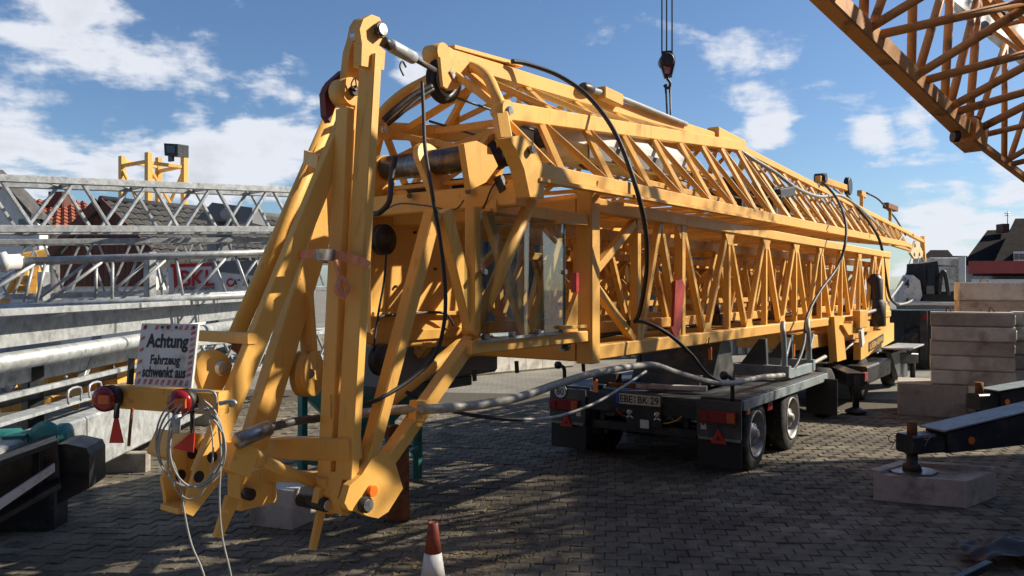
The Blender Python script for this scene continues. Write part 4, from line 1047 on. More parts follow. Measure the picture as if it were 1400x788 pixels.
# pendant rope lying along the top of the jib
H_('pendant_rope', [pv(800, 121, .1), pv(850, 135, .1), pv(900, 155, .1), pv(938, 170, .08)], .030, CABLE)
MB().lathe(pv(795, 119, .1), pv(825, 127, .1) - pv(795, 119, .1), [(0, .035), (.05, .05), (.14, .05), (.2, .04)], 14).build('rope_clamp', GREASE, crane)
MB().beam(pv(822, 127, .1), pv(846, 138, .1), .10, .12).build('rope_bracket', YEL, crane)
H_('wire_rope', [pv(640, 96, .1), pv(680, 115, .15), pv(720, 140, .2), pv(780, 175, .25), pv(840, 200, .25), pv(930, 222, .2)], .012, ROPED)
H_('grey_hose', [pv(1010, 205, .1), pv(1030, 218, .2), pv(1060, 236, .3), pv(1090, 258, .35), pv(1120, 269, .35), pv(1150, 268, .3), pv(1180, 288, .3), pv(1200, 308, .3)], .028, CABLE)
H_('hydraulic_hose', [pv(1124, 249, .15), pv(1143, 270, .5), pv(1155, 300, .85), pv(1156, 330, .95), pv(1145, 365, .9), pv(1120, 400, .85), pv(1103, 435, .85), pv(1099, 470, .95), pv(1088, 500, 1.0), pv(1070, 514, .9)], .022, BLACK)
H_('hydraulic_hose', [pv(1158, 268, .15), pv(1185, 300, .4), pv(1203, 330, .6), pv(1210, 370, .65), pv(1216, 405, .7), pv(1226, 417, .7)], .028, BLACK)
H_('electric_cable', [pv(1185, 264, .0), pv(1200, 272, .0), pv(1212, 285, .0), pv(1225, 300, 0), pv(1238, 322, 0)], .022, BLACK)
H_('electric_cable', [pv(1140, 258, .2), pv(1175, 285, .3), pv(1205, 312, .3), pv(1225, 331, .25), pv(1234, 322, .2)], .02, CABLE)
H_('grey_hose', [pv(1246, 355, .2), pv(1238, 378, .3), pv(1222, 402, .5), pv(1205, 420, .7), pv(1185, 428, .75), pv(1170, 433, .7)], .03, CABLE)
H_('grey_hose', [pv(1260, 352, .2), pv(1268, 372, .3), pv(1262, 395, .4), pv(1245, 412, .6), pv(1228, 417, .7)], .028, CABLE)
H_('electric_cable', [pv(1256, 352, .2), pv(1252, 372, .3), pv(1246, 392, .4), pv(1240, 412, .45)], .02, BLACK)
H_('electric_cable', [pv(868, 440, .68), pv(885, 442, .80), pv(915, 458, .95), pv(945, 485, 1.0), pv(965, 510, 1.0), pv(985, 523, 1.0)], .017, BLACK)
# thick pendant rope hanging from the head to the trailer, its socket at the cross box
q0, q1 = pv(322, 604, .34), pv(368, 585, .36)
MB().lathe(q0, q1 - q0, [(0, .03), (.01, .045), ((q1 - q0).length, .042), ((q1 - q0).length + .005, .025)], 18).build('rope_socket', STEEL, crane)
H_('pendant_rope', [pv(366, 586, .36), pv(400, 577, .30), pv(440, 572, .22), pv(490, 566, .3)], .024, ROPED)
H_('pendant_rope', [pv(490, 566, .3), pv(540, 561, .45), pv(600, 559, .72), pv(660, 553, .78), pv(710, 543, .80), pv(760, 526, .82), pv(810, 511, .85), pv(860, 502, .88), pv(895, 500, .9), pv(925, 510, .95), pv(965, 521, .98), pv(1000, 524, 1.0), pv(1040, 516, 1.0), pv(1075, 512, .95), pv(1105, 500, .8), pv(1128, 488, .7)], .030, ROPE, n=9)
H_('electric_cable', [pv(555, 536, .3), pv(600, 556, .5), pv(640, 567, .7), pv(690, 573, .85), pv(714, 574, .9)], .013, BLACK)
H_('grey_cable', [pv(714, 574, .9), pv(760, 570, .95), pv(810, 553, 1.0), pv(850, 530, 1.0), pv(883, 508, .95)], .011, CABLE)
# red lever on the mast side, orange tags on short ropes
lv = MB().prism([pv(924, 384, .69), pv(933, 382, .69), pv(937, 392, .69), pv(931, 438, .69), pv(934, 440, .69), pv(925, 464, .69), pv(917, 448, .69), pv(921, 446, .69)], L * -.03).build('red_lever', REDL, crane)
for (x, y) in ((813, 506), (970, 462), (1084, 458)):
    hose('tag_rope', [pv(x, y, .70), pv(x - 1, y + 8, .72), pv(x, y + 14, .72)], .010, BLACK, crane)
    MB().beam(pv(x + 1, y + 13, .72), pv(x + 1, y + 30, .72), .035, .03, up=L).build('orange_tag', ORANGE, crane)
for (x, y) in ((797, 492), (706, 500 - 6), (876, 484), (660 - 12, 505)):
    bar('short_stub', pv(x, y, .45), pv(x + 1, y + 16, .45), .025, .025, BLACK, crane, up=L)

# ================================================================== slewing platform and undercarriage at the far end of the crane
plat = bar('slewing_platform', cr(6.8, 0, 1.12), cr(12.8, 0, 1.12), 1.1, .22, YEL2, crane)
MB().prism([cr(7.55, .75, 1.50), cr(8.05, .75, 1.50), cr(8.35, .75, .78), cr(7.75, .75, .78)], L * -.12).build('side_arm', YEL, plat)
MB().prism([cr(7.9, .80, 1.36), cr(9.9, .80, 1.36), cr(9.9, .80, 1.18), cr(8.3, .80, 1.18)], L * -.15).build('side_box', YEL, plat)
MB().prism([cr(9.0, .84, 1.02), cr(12.0, .84, 1.25), cr(12.0, .84, .90), cr(9.0, .84, .72)], L * -.12).build('side_skirt', YEL, plat)
MB().prism([cr(9.6, .845, .99), cr(10.9, .845, 1.09), cr(10.9, .845, .92), cr(9.6, .845, .82)], L * .004).build('name_band', BLKP, plat)
lettering('name_lettering', 'LIEBHERR', cr(10.25, .853, .955), (A + Z * .077), Z, .10, YEL2, plat, width=1.15, bold=.02)
MB().lathe(cr(10.9, .70, 1.22), Z, [(0, .17), (.02, .19), (.45, .19), (.5, .14), (.52, .14), (.9, .14), (.95, .10), (1.0, .07)], 20).build('hydraulic_unit', GREASE, plat)
MB().beam(cr(8.7, .83, 1.42), cr(9.3, .83, 1.42), .12, .3).build('hinge_block', YEL2, plat)
MB().beam(cr(8.9, .86, 1.26), cr(9.0, .86, .98), .05, .2).build('tag_board', WHITE, plat)
bar('cross_head', cr(8.6, -.8, 1.3), cr(8.6, .8, 1.3), .2, .2, YEL, plat)
MB().lathe(cr(9.8, 0, .62), Z, [(0, .75), (.02, .78), (.2, .78), (.22, .7), (.36, .7)], 28).build('slewing_ring', GREASE, plat)
und = thing('crane_undercarriage', cr(9.8, 0, 0), 'black cross shaped undercarriage with folded outrigger legs beneath the crane platform', 'undercarriage')
bar('frame', cr(6.6, 0, .50), cr(13.0, 0, .50), .9, .24, BLKP, und)
for (s0, v0, s1, v1) in ((8.4, .35, 7.4, 1.10), (8.4, -.35, 7.4, -1.10), (11.0, .35, 12.2, 1.15), (11.0, -.35, 12.2, -1.15)):
    o = MB().beam(cr(s0, v0, .60), cr(s1, v1, .55), .28, .26, h1=.2).build('outrigger_arm', BLKP, und)
    MB().tube(cr(s1, v1, .62), cr(s1, v1, .12), .05).lathe(cr(s1, v1, .05), Z, [(0, .16), (.03, .16), (.08, .06)], 14).build('jack', GREASE, o)
bar('side_box', cr(8.6, .85, .50), cr(10.6, .85, .50), .35, .30, BLKP, und)
MB().prism([cr(10.8, 1.0, .72), cr(12.4, 1.0, .72), cr(12.6, 1.0, .15), cr(11.6, 1.0, .15)], L * -.10).build('mud_guard', TGREY, und)
MB().beam(cr(8.1, 1.06, .52), cr(8.32, 1.06, .52), .06, .14).build('tail_lamp', LENSR, und)
bar('chequer_shelf', cr(10.9, 1.05, .80), cr(12.6, 1.05, .80), .5, .03, GALV, und)
for s0 in (6.9, 9.3, 11.9):
    for v_ in (-.75, .75):
        MB().lathe(cr(s0, v_ - .11, .38), L, [(0, .26), (.01, .34), (.03, .375), (.19, .375), (.21, .34), (.22, .26)], 24).build('tyre', TYRE, und)

# ================================================================== trailer under the mast
tr = thing('transport_trailer', cr(3.6, 0, 0), 'dark grey two axle trailer carrying the crane mast, number plate EBE BK 29', 'trailer')
ZD = .80
deck = bar('deck', cr(2.28, 0, ZD - .05), cr(5.6, 0, ZD - .05), 2.2, .07, TGREY, tr)
for v_ in (-.88, .88):
    bar('deck_plate', cr(2.3, v_, ZD + .003), cr(5.55, v_, ZD + .003), .44, .028, TGREY, deck)
for v_ in (-.42, .42):
    bar('frame_rail', cr(2.3, v_, ZD - .18), cr(8.2, v_, ZD - .18), .14, .2, TGREY, tr)
bar('rear_beam', cr(2.26, -.66, ZD - .14), cr(2.26, .66, ZD - .14), .10, .16, BLKP, tr)
bar('under_run_bar', cr(2.32, -.62, .42), cr(2.32, .62, .42), .10, .10, BLKP, tr)
for v_ in (-.5, .5): bar('hanger', cr(2.32, v_, .42), cr(2.32, v_, ZD - .1), .06, .06, BLKP, tr, up=A)
# number plate
rt = L; pc = cr(2.175, .0, .745)
np_ = MB().beam(pc - rt * .27, pc + rt * .27, .012, .125).build('number_plate', INK, tr)
MB().beam(pc - rt * .262 - A * .007, pc + rt * .262 - A * .007, .004, .112).build('plate_face', PLATEY, np_)
MB().beam(pc - rt * .262 - A * .0095, pc - rt * .222 - A * .0095, .003, .110).build('euro_band', mat('euro_blue', (0.02, 0.06, 0.4), .5), np_)
lettering('plate_lettering', 'EBE', pc - A * .013 - rt * .135, rt, Z, .078, INK, np_, width=.15, bold=.012)
for dz, mm in ((.022, BGREY), (-.022, BGREY)):
    MB().tube(pc - rt * .035 - A * .010 + Z * dz, pc - rt * .035 - A * .0125 + Z * dz, .016, n=12).build('plate_seal', mm, np_)
lettering('plate_lettering', 'BK 29', pc - A * .013 + rt * .125, rt, Z, .078, INK, np_, width=.24, bold=.012)
for v_ in (-.10, .22):     # couplings below the plate
    c = cr(2.22, v_, .60); MB().lathe(c, -A, [(0, .03), (.02, .035), (.05, .035), (.06, .02)], 12).tube(c - Z * .03 - A * .03, c - Z * .07 + L * .04 - A * .03, .014).tube(c - Z * .03 - A * .03, c - Z * .07 - L * .04 - A * .03, .014).build('brake_coupling', PIN, tr)
MB().beam(cr(2.2, -.15, .58), cr(2.2, .27, .58), .03, .26).build('coupling_panel', BLKP, tr)
MB().beam(cr(2.17, .03, .49), cr(2.17, .13, .49), .01, .09).build('type_plate', WHITE, tr)
# rear corner panels with lamps, triangles, mud flaps
for sg in (-1, 1):
    v0, v1 = sg * .66, sg * 1.13
    a = cr(2.2, (v0 + v1) / 2, 0)
    pn = MB().beam(a + Z * .42, a + Z * .80, .03, .47, up=L).build('rear_panel', TGREY, tr)
    MB().beam(a + Z * .12 + A * .02, a + Z * .415 + A * .02, .015, .46, up=L).build('mud_flap', BLACK, pn)
    lc = cr(2.17, sg * .90, .64)
    if sg < 0: lc = cr(2.17, sg * .92, .62)
    MB().beam(lc - L * .19, lc + L * .19, .05, .12).build('lamp_cluster', LENSR, pn)
    MB().beam(lc - A * .03 + L * .10, lc - A * .03 + L * .18, .012, .10).build('indicator_lens', LENSO, pn)
    for k in (-1,):
        MB().tube(lc - A * .02 + L * .14 * k, lc - A * .04 + L * .14 * k, .042, n=14).build('round_lens', LENSR, pn)
    tcn = cr(2.178, sg * .90, .44)
    tri = MB().prism([tcn - L * .085 - Z * .07, tcn + L * .085 - Z * .07, tcn + Z * .08], A * -.012).build('triangle_reflector', RED, pn)
    MB().prism([tcn - L * .032 - Z * .04 - A * .0125, tcn + L * .032 - Z * .04 - A * .0125, tcn + Z * .02 - A * .0125], A * -.002).build('triangle_centre', DRED, tri)
    # stalk marker above the corner
    b0 = cr(2.3, sg * 1.0, .80)
    stk = MB().path([b0, b0 + Z * .12, b0 + Z * .22 - L * .01, b0 + Z * .25 - L * .07], .022, 8).build('marker_stalk', BLACK, tr)
    MB().lathe(b0 + Z * .25 - L * .05, -L, [(0, .03), (.02, .045), (.06, .045), (.08, .02)], 12).build('marker_lamp', GREASE, stk)
# speed disc 80
sc_ = cr(2.178, -.98, .765)
dsc = MB().tube(sc_, sc_ - A * .006, .085, n=28).build('speed_disc', WHITE, tr)
MB().lathe(sc_ - A * .006, -A, [(0, .085), (.001, .085)], 28).build('disc_rim', INK, dsc)
MB().tube(sc_ - A * .0065, sc_ - A * .0085, .074, n=28).build('disc_face', WHITE, dsc)
lettering('disc_lettering', '80', sc_ - A * .010, L, Z, .078, INK, dsc, width=.10, bold=.02)
for (v0, z0, m_) in ((-.35, .70, BLACK), (-.28, .70, REDL), (.38, .70, BLACK), (.45, .68, YEL2), (.30, .66, BLACK)):
    hose('air_line', [cr(2.28, v0, z0), cr(2.2, v0 + .02, z0 - .10), cr(2.21, v0 * .5 + .05, z0 - .17), cr(2.24, v0 * .3 + .05, z0 - .10)], .009, m_, tr, n=6)
for sg in (-1, 1):
    for k in range(3):
        q = cr(2.163, sg * .90 + (k - 1) * .16, .555); MB().tube(q, q - A * .012, .012, n=8).build('bolt', GREASE, tr)
    bar('flap_stay', cr(2.19, sg * .68, .41), cr(2.19, sg * 1.12, .41), .02, .03, STEEL, tr)
    MB().beam(cr(2.178, sg * .74, .50), cr(2.178, sg * .74, .56), .06, .008, up=A).build('reflector', WHITE, tr)
# deck edge strip, side lamps and fender
bar('deck_edge', cr(2.25, 1.125, ZD - .04), cr(5.55, 1.125, ZD - .04), .03, .10, BGREY, tr)
bar('deck_edge', cr(2.25, -1.125, ZD - .04), cr(5.55, -1.125, ZD - .04), .03, .10, BGREY, tr)
for s0 in (2.3, 5.45): MB().beam(cr(s0, 1.145, ZD - .11), cr(s0 + .09, 1.145, ZD - .11), .02, .05).build('side_lamp', LENSO, tr)
MB().beam(cr(5.4, 1.1, .75), cr(5.4, 1.1, .28), .02, .40, up=L).build('mud_flap', BLACK, tr)
# wheels, twin tyres on each side of two axles
for s0 in (2.78, 4.08):
    bar('axle', cr(s0, -1.0, .39), cr(s0, 1.0, .39), .12, .12, BLKP, tr)
    for sg in (-1, 1):
        for off in (.99, .73):
            c = cr(s0, sg * off, .393 + GZ - .02)
            ty = MB().lathe(c - L * sg * .11, L * sg, [(0, .25), (.008, .30), (.02, .36), (.045, .388), (.175, .388), (.20, .36), (.212, .30), (.216, .27), (.20, .245), (.03, .245)], 36, False).build('wheel', TYRE, tr)
            rm = MB(); rm.lathe(c + L * sg * .105, L * sg, [(-.02, .246), (.004, .252), (.008, .235), (-.03, .225), (-.11, .195), (-.105, .15), (-.09, .12), (-.03, .11), (-.02, .06), (.01, .05), (.02, .03), (.02, .001)], 32, False)
            rm.build('rim', RIM, ty)
            if off > .9:
                for k in range(8):
                    a_ = k * math.pi / 4; q = c + L * sg * .02 + A * math.cos(a_) * .15 + Z * math.sin(a_) * .15
                    MB().tube(q, q + L * sg * .022, .014, n=6).build('wheel_nut', GREASE, ty)
    MB().beam(cr(s0 - .45, .55, .48), cr(s0 + .45, .55, .48), .08, .05).build('leaf_spring', BLKP, tr)
MB().beam(cr(3.33, 1.03, .62), cr(3.5, 1.03, .62), .02, .1).build('side_marker', LENSR, tr)
# saddle with hooked posts
sad = bar('saddle_beam', cr(4.25, .25, .93), cr(4.25, 1.02, .93), .10, .14, BGREY, tr)
bar('saddle_beam', cr(5.35, .25, .93), cr(5.35, 1.02, .93), .10, .14, BGREY, tr)
bar('saddle_rail', cr(4.3, .98, .90), cr(5.3, .98, .90), .06, .12, BGREY, sad)
for s0 in (4.25, 5.35):
    MB().prism([cr(s0, .30, .86), cr(s0, .74, .86), cr(s0, .72, 1.32), cr(s0, .64, 1.32)], A * .07).build('saddle_wedge', TGREY, sad)
    MB().path([cr(s0, .96, .85), cr(s0, .95, 1.15), cr(s0, .94, 1.36), cr(s0 + .04, .92, 1.45), cr(s0 + .12, .90, 1.52)], .035, 8).build('hook_post', BGREY, sad)
    bar('saddle_strut', cr(s0 + .04, .90, .92), cr(s0 + .50, .86, 1.30), .06, .05, BGREY, sad)
MB().prism([cr(3.0, -.5, .84), cr(3.8, -.5, .84), cr(3.6, -.5, 1.32), cr(3.3, -.5, 1.32)], L * 1.0).build('mast_cradle', TGREY, tr)
bar('cradle_box', cr(2.9, 0, .9), cr(3.9, 0, .9), .8, .12, TGREY, tr)
bar('timber', cr(2.55, -.2, .845), cr(2.75, .55, .845), .10, .05, CONC, tr)
bar('timber', cr(2.45, -.5, .845), cr(2.60, -.05, .845), .08, .05, RUSTY, tr)
MB().beam(cr(2.6, -.75, .90), cr(2.6, -.45, .90), .14, .12).build('hose_reel', GREASE, tr)

# ================================================================== light board at the back of the crane
lb = thing('tail_light_board', ps(232, 560, -3.45), 'worn yellow rear light bar with two round red lamps under the warning sign', 'light bar')
lbb = bar('bar', pd(150, 541, 4.36), pd(306, 551, 4.16), .09, .118, YEL2, lb)
BX = (pd(306, 541, 4.16) - pd(150, 541, 4.36)).normalized(); BN = Vector((-.14, -.99, 0))
for (x, y, d_) in ((155, 543, 4.30), (257, 548, 4.17)):
    c = pd(x, y, d_)
    bd = MB().lathe(c, BN, [(0, .05), (.01, .066), (.075, .068)], 22).build('lamp', BLACK, lb)
    MB().lathe(c + BN * .075, BN, [(0, .066), (.012, .064), (.026, .052), (.032, .03)], 22).build('lens', LENSR, bd)
    MB().beam(c + BN * .103 - BX * .052, c + BN * .103 + BX * .052, .012, .045).build('indicator_lens', LENSO, bd)
MB().path([pd(263, 535, 4.06), pd(292, 536, 4.06), pd(293, 558, 4.06), pd(266, 560, 4.06)], .007, 6, 4).build('lamp_guard', GALV, lb)
MB().path([pd(300, 552, 4.06), pd(318, 549, 4.06), pd(322, 553, 4.06)], .012, 6, 4).build('hook', GALV, lb)
for (pts, s_) in ((((158, 562), (149, 606), (168, 606)), -3.46), (((266, 588), (236, 613), (264, 619)), -3.52)):
    t = [pd(x, y, 4.08) for x, y in pts]
    MB().prism(t, Vector((0, .012, 0))).build('triangle_reflector', RED, lb)
bar('hanger', pd(160, 552, 4.06), pd(159, 572, 4.06), .025, .012, BLACK, lb, up=L)
bar('hanger', pd(263, 560, 4.06), pd(263, 592, 4.06), .02, .012, BLACK, lb, up=L)
hose('bare_wire', [pd(181, 558, 4.06), pd(178, 585, 4.06), pd(176, 610, 4.06)], .008, RUSTY, lb, n=5)
MB().tube(pd(242, 566, 4.06), pd(240, 592, 4.06), .022, n=12).build('cable_plug', GALV, lb)
# coil of grey cable
rc = random.Random(8)
for k in range(5):
    pts = []
    cx_, cy_ = 264 + rc.uniform(-7, 7), 610 + rc.uniform(-8, 6); rx_, ry_ = 38 + rc.uniform(-9, 9), 62 + rc.uniform(-14, 14)
    for j in range(13):
        a_ = -math.pi * .5 + .35 + (2 * math.pi - .7) * j / 12
        pts.append(pd(cx_ + rx_ * math.cos(a_), cy_ + ry_ * math.sin(a_), 4.06 + rc.uniform(-.02, .02)))
    hose('cable_coil', pts, .005, CABLE, lb, n=6, sub=5)
for tail in ([(243, 570), (232, 610), (246, 660), (252, 700), (262, 745), (282, 800)], [(296, 565), (302, 620), (300, 680), (304, 735), (318, 800)]):
    q = [pd(x, y, 4.06) for x, y in tail]
    q.append(Vector((q[-1].x + .05, q[-1].y, GZ + .01))); q.append(Vector((q[-1].x + .25, q[-1].y - .2, GZ + .01)))
    hose('cable_tail', q, .005, CABLE, lb, n=6, sub=5)
# warning sign standing on the bar
SA = (ps(274, 442, -3.44) - ps(196, 442, -3.44)).normalized()
tl, tr_, br_, bl = pd(195, 443, 4.30), pd(274, 443, 4.17), pd(261, 531, 4.13), pd(185, 527, 4.25)
sx = (tr_ - tl); sy = (tl - bl); W_ = sx.length; H2 = sy.length; ex = (br_ - bl + sx).normalized(); ey = sy.normalized(); en = ex.cross(ey).normalized()
if en.y > 0: en = -en
scn = (tl + tr_ + br_ + bl) / 4
sg_t = thing('warning_sign', (bl + br_) / 2, 'white enamel warning sign reading Achtung Fahrzeug schwenkt aus with red striped border', 'sign')
W_ = (sx.length + (br_ - bl).length) / 2; H2 = .325
MB().beam(scn - ex * W_ / 2, scn + ex * W_ / 2, .014, H2, up=ey).build('board', SIGNW, sg_t)
def srect(a, b, c, d, off, m, name='panel'):
    P = [scn + ex * (x * W_) + ey * (y * H2) + en * off for x, y in (a, b, c, d)]
    return MB().prism(P, en * .0012).build(name, m, sg_t)
FR = [(-.47, -.46), (.47, -.46), (.47, .46), (-.47, .46)]
for k in range(9):      # red slanted stripes, bottom and top edge
    x = -.46 + k * .105
    srect((x, -.47), (x + .05, -.47), (x + .075, -.39), (x + .025, -.39), .008, SIGNR, 'stripe')
    if k % 2 == 0 or k > 5: srect((x, .40), (x + .05, .40), (x + .075, .47), (x + .025, .47), .008, SIGNR, 'stripe')
for k in range(8):
    y = -.34 + k * .094
    srect((.40, y), (.47, y + .03), (.47, y + .075), (.40, y + .045), .008, SIGNR, 'stripe')
    if k % 2 == 0: srect((-.47, y), (-.41, y + .03), (-.41, y + .075), (-.47, y + .045), .008, SIGNR, 'stripe')
lettering('sign_lettering', 'Achtung', scn + ey * .19 * H2 + en * .0088, ex, ey, .095, INK, sg_t, width=.74 * W_, bold=.035)
lettering('sign_lettering', 'Fahrzeug', scn - ey * .10 * H2 + en * .0088, ex, ey, .066, INK, sg_t, width=.52 * W_, bold=.03)
lettering('sign_lettering', 'schwenkt aus', scn - ey * .27 * H2 + en * .0088, ex, ey, .058, INK, sg_t, width=.76 * W_, bold=.03)
for x in (-.42, -.12, -.02, .13, .44):
    p = scn + ex * x * W_ + ey * .44 * H2; MB().tube(p + en * .008, p + en * .0105, .008, n=10).build('screw', GREASE, sg_t)
bar('stay', pd(180, 490, 4.4), pd(177, 535, 4.4), .03, .02, BLKP, sg_t, up=L)

# ================================================================== things under and beside the crane head
blk = thing('concrete_block', pz(375, 724, GZ), 'pale concrete test block with blue mark on the paving below the crane legs', 'concrete block')
c = pz(372, 722, GZ) + Vector((0.05, .2, 0)); dpt = c.y
MB().box(c, .42, .40, .155, rz=-.35, ch=.01).build('lower_half', CONC, blk)
MB().box(c + Z * .158, .42, .40, .155, rz=-.35, ch=.01).build('upper_half', CONC, blk)
# teal concrete skip standing behind the legs
sk = thing('concrete_skip', (-1.9, 8.3, 0), 'teal steel concrete skip standing on the block behind the crane legs', 'skip')
c = Vector((-1.45, 7.95, 0))
hop = MB(); n = 16
rr_ = [hop.ring([c + Vector((math.cos(2 * math.pi * k / n) * r_, math.sin(2 * math.pi * k / n) * r_, z_)) for k in range(n)]) for r_, z_ in ((.14, .38), (.16, .5), (.60, .95), (.60, 1.12), (.57, 1.12), (.14, .52))]
hop.loft(rr_, True); hop.build('hopper', TEAL, sk)
for k in range(4):
    a_ = .6 + k * math.pi / 2; q = c + Vector((math.cos(a_) * .60, math.sin(a_) * .60, 0))
    bar('leg', Vector((q.x, q.y, GZ)), Vector((q.x, q.y, 1.08)), .07, .07, TEAL, sk, up=A)
    q2 = c + Vector((math.cos(a_ + math.pi / 2) * .60, math.sin(a_ + math.pi / 2) * .60, .34)); bar('rail', q + Z * .34, q2, .05, .05, TEAL, sk)
MB().lathe(c + Z * .33, Z, [(0, .40), (.03, .40), (.05, .15)], 20).build('discharge_gate', TEAL, sk)
# teal round flange half hidden
# rusty prop stump
pr = thing('rusty_prop', pz(541, 717, GZ), 'rusty yellow steel prop foot standing on the paving behind the crane legs', 'prop')
c = pz(541, 714, GZ) + Vector((0, .1, 0))
MB().lathe(c, Z, [(0, .10), (.01, .105), (.20, .105), (.21, .09)], 16).build('foot', RUSTY, pr)
bar('post', c + Z * .2 - Vector((.045, 0, 0)), c + Z * .78 + Vector((0, 0, 0)) - Vector((.045, 0, 0)), .05, .12, RUSTY, pr, up=A)
bar('post', c + Z * .2 + Vector((.045, 0, 0)), c + Z * .78 + Vector((.045, 0, 0)), .04, .12, RUSTY, pr, up=A)
# ballast box carried on the far side of the mast head
bxo = bar('ballast_box', cr(-1.0, -.88, 1.31), cr(.55, -.88, 1.31), .36, .34, GREYP, crane)
bar('ballast_skid', cr(-.9, -.88, 1.09), cr(.2, -.88, 1.09), .28, .09, BLKP, bxo)
bar('ballast_bracket', cr(-.6, -.70, 1.40), cr(-.6, -.60, 1.50), .1, .12, YEL2, bxo)
bar('ballast_bracket', cr(.3, -.70, 1.40), cr(.3, -.60, 1.50), .1, .12, YEL2, bxo)

# traffic cone
tcn_ = pd(592, 788, 5.0); tcn_.z = 0
cn = thing('traffic_cone', Vector((tcn_.x, tcn_.y, 0)), 'faded red and white traffic cone with a worn tip', 'traffic cone')
cc = Vector((tcn_.x, tcn_.y, GZ))
MB().box(cc, .26, .26, .03, rz=.3, ch=.02).build('base', CONEO, cn)
MB().lathe(cc + Z * .03, Z, [(0, .095), (.12, .077)], 24).build('lower_band', CONEO, cn)
MB().lathe(cc + Z * .151, Z, [(0, .0768), (.16, .053)], 24).build('white_band', WHITE, cn)
MB().lathe(cc + Z * .312, Z, [(0, .0528), (.12, .037), (.18, .030), (.183, .024), (.12, .02)], 24).build('tip', CONEO, cn)

# ================================================================== hook block
HX = 11.2
hb = thing('hook_block', pd(912, 100, HX), 'black crane hook block hanging on three ropes above the jib', 'hook block')
def hp(x, y, dx=0): return pd(x, y, HX) + Vector((0, dx, 0))
MB().prism([hp(906, 70), hp(917, 69), hp(923, 78), hp(923, 86), hp(919, 102), hp(908, 104), hp(904, 92), hp(903, 80)], (0.03, .16, 0)).build('cheek', BLKP, hb)
MB().prism([hp(906, 88, -.01), hp(917, 92, -.01), hp(915, 101, -.01), hp(909, 101, -.01)], (0, .012, 0)).build('warning_stripe', SIGNR, hb)
MB().lathe(hp(912.5, 82, -.03), (0, 1, 0), [(0, .08), (.02, .1), (.2, .1), (.22, .08)], 18).build('sheave', GREASE, hb)
for x in (906, 912.5, 920): rod('rope', hp(x, 72, .06), hp(x, -260, .06), .010, ROPED, hb, n=6)
MB().path([hp(913, 101, .05), hp(913, 106, .05), hp(917, 112, .05), hp(916, 118, .05), hp(912, 119, .05), hp(909, 115, .05)], .020, 8, 5).build('hook', GREASE, hb)
for (x0, x1) in ((911, 914.5), (916.5, 918.5)):
    MB().path([hp(x0 + 1, 114, .05), hp(x0, 120, .05), hp(x0 + .5, 127, .05)], .014, 6).build('shackle', GREASE, hb)
    rod('sling', hp(x0 + .5, 122, .05), hp(x1, 192, .05), .013, ROPED, hb, n=6)

# ================================================================== left: galvanised lattices
def lattice(name, label, f_top0, f_top1, f_bot0, f_bot1, off, nb, cw_, bw_, m, round_=False, group=None, dbl=True):
    t = thing(name, (Vector(f_bot0) + Vector(f_bot1)) / 2, label, 'lattice section', group)
    off = Vector(off)
    def ch(nm, a, b, w):
        if round_: rod(nm, a, b, w / 2, m, t, n=14)
        else: bar(nm, a, b, w, w, m, t)
    ch('chord', f_top0, f_top1, cw_); ch('chord', f_bot0, f_bot1, cw_)
    if dbl: ch('chord', f_top0 + off, f_top1 + off, cw_); ch('chord', f_bot0 + off, f_bot1 + off, cw_)
    for k in range(nb):
        for oo in ((Vector((0, 0, 0)), off) if dbl else (Vector((0, 0, 0)),)):
            a = f_bot0.lerp(f_bot1, (k + .04) / nb) + oo; b = f_top0.lerp(f_top1, (k + .48) / nb) + oo; c_ = f_bot0.lerp(f_bot1, (k + .96) / nb) + oo; b2 = f_top0.lerp(f_top1, (k + .56) / nb) + oo
            if round_: rod('brace', a, b, bw_ / 2, m, t, n=8); rod('brace', b2, c_, bw_ / 2, m, t, n=8)
            else: bar('brace', a, b, bw_, bw_ * .6, m, t); bar('brace', b2, c_, bw_, bw_ * .6, m, t)
        if dbl:
            a = f_top0.lerp(f_top1, (k + .52) / nb); bar('cross_member', a, a + off, bw_ * .8, bw_ * .8, m, t)
            a = f_bot0.lerp(f_bot1, (k + .0) / nb); bar('cross_member', a, a + off, bw_ * .8, bw_ * .8, m, t)
            a = f_top0.lerp(f_top1, (k + .02) / nb); b = f_top0.lerp(f_top1, (k + .5) / nb) + off; bar('brace', a, b, bw_ * .7, bw_ * .5, m, t)
    return t
lattice('lattice_section', 'galvanised square lattice section, topmost of the stack behind the warning sign', pd(-70, 241, 12.0), pd(470, 263, 17.2), pd(-70, 313, 12.0), pd(470, 314, 17.2), (-.62, .62, 0), 6, .115, .075, GALV, group='stacked lattice sections')
lat2 = lattice('lattice_section', 'galvanised tube lattice section with white end fitting, under the topmost lattice', pd(10, 358, 10.6), pd(430, 343, 12.2), pd(-60, 425, 10.2), pd(430, 399, 12.2), (-.6, .75, 0), 5, .095, .045, GALV, True, group='stacked lattice sections')
MB().lathe(pd(-4, 359, 10.5), pd(32, 358, 10.7) - pd(-4, 359, 10.5), [(0, .05), (.02, .12), (.10, .14), (.12, .10), (.26, .10), (.28, .07), (.3, .07)], 18).build('end_fitting', WHITE, lat2)
for (x, y) in ((205, 345), (60, 372)): MB().beam(pd(x, y, 11.6), pd(x, y + 95, 11.6), .14, .12, up=A).build('stacking_post', GALV, lat2)
lattice('lattice_section', 'weathered grey lattice section lying behind the tube lattice, below the topmost one', pd(-70, 332, 14.0), pd(470, 327, 18.0), pd(-70, 408, 14.0), pd(470, 394, 18.0), (-.5, .5, 0), 8, .10, .06, GALV, group='stacked lattice sections')
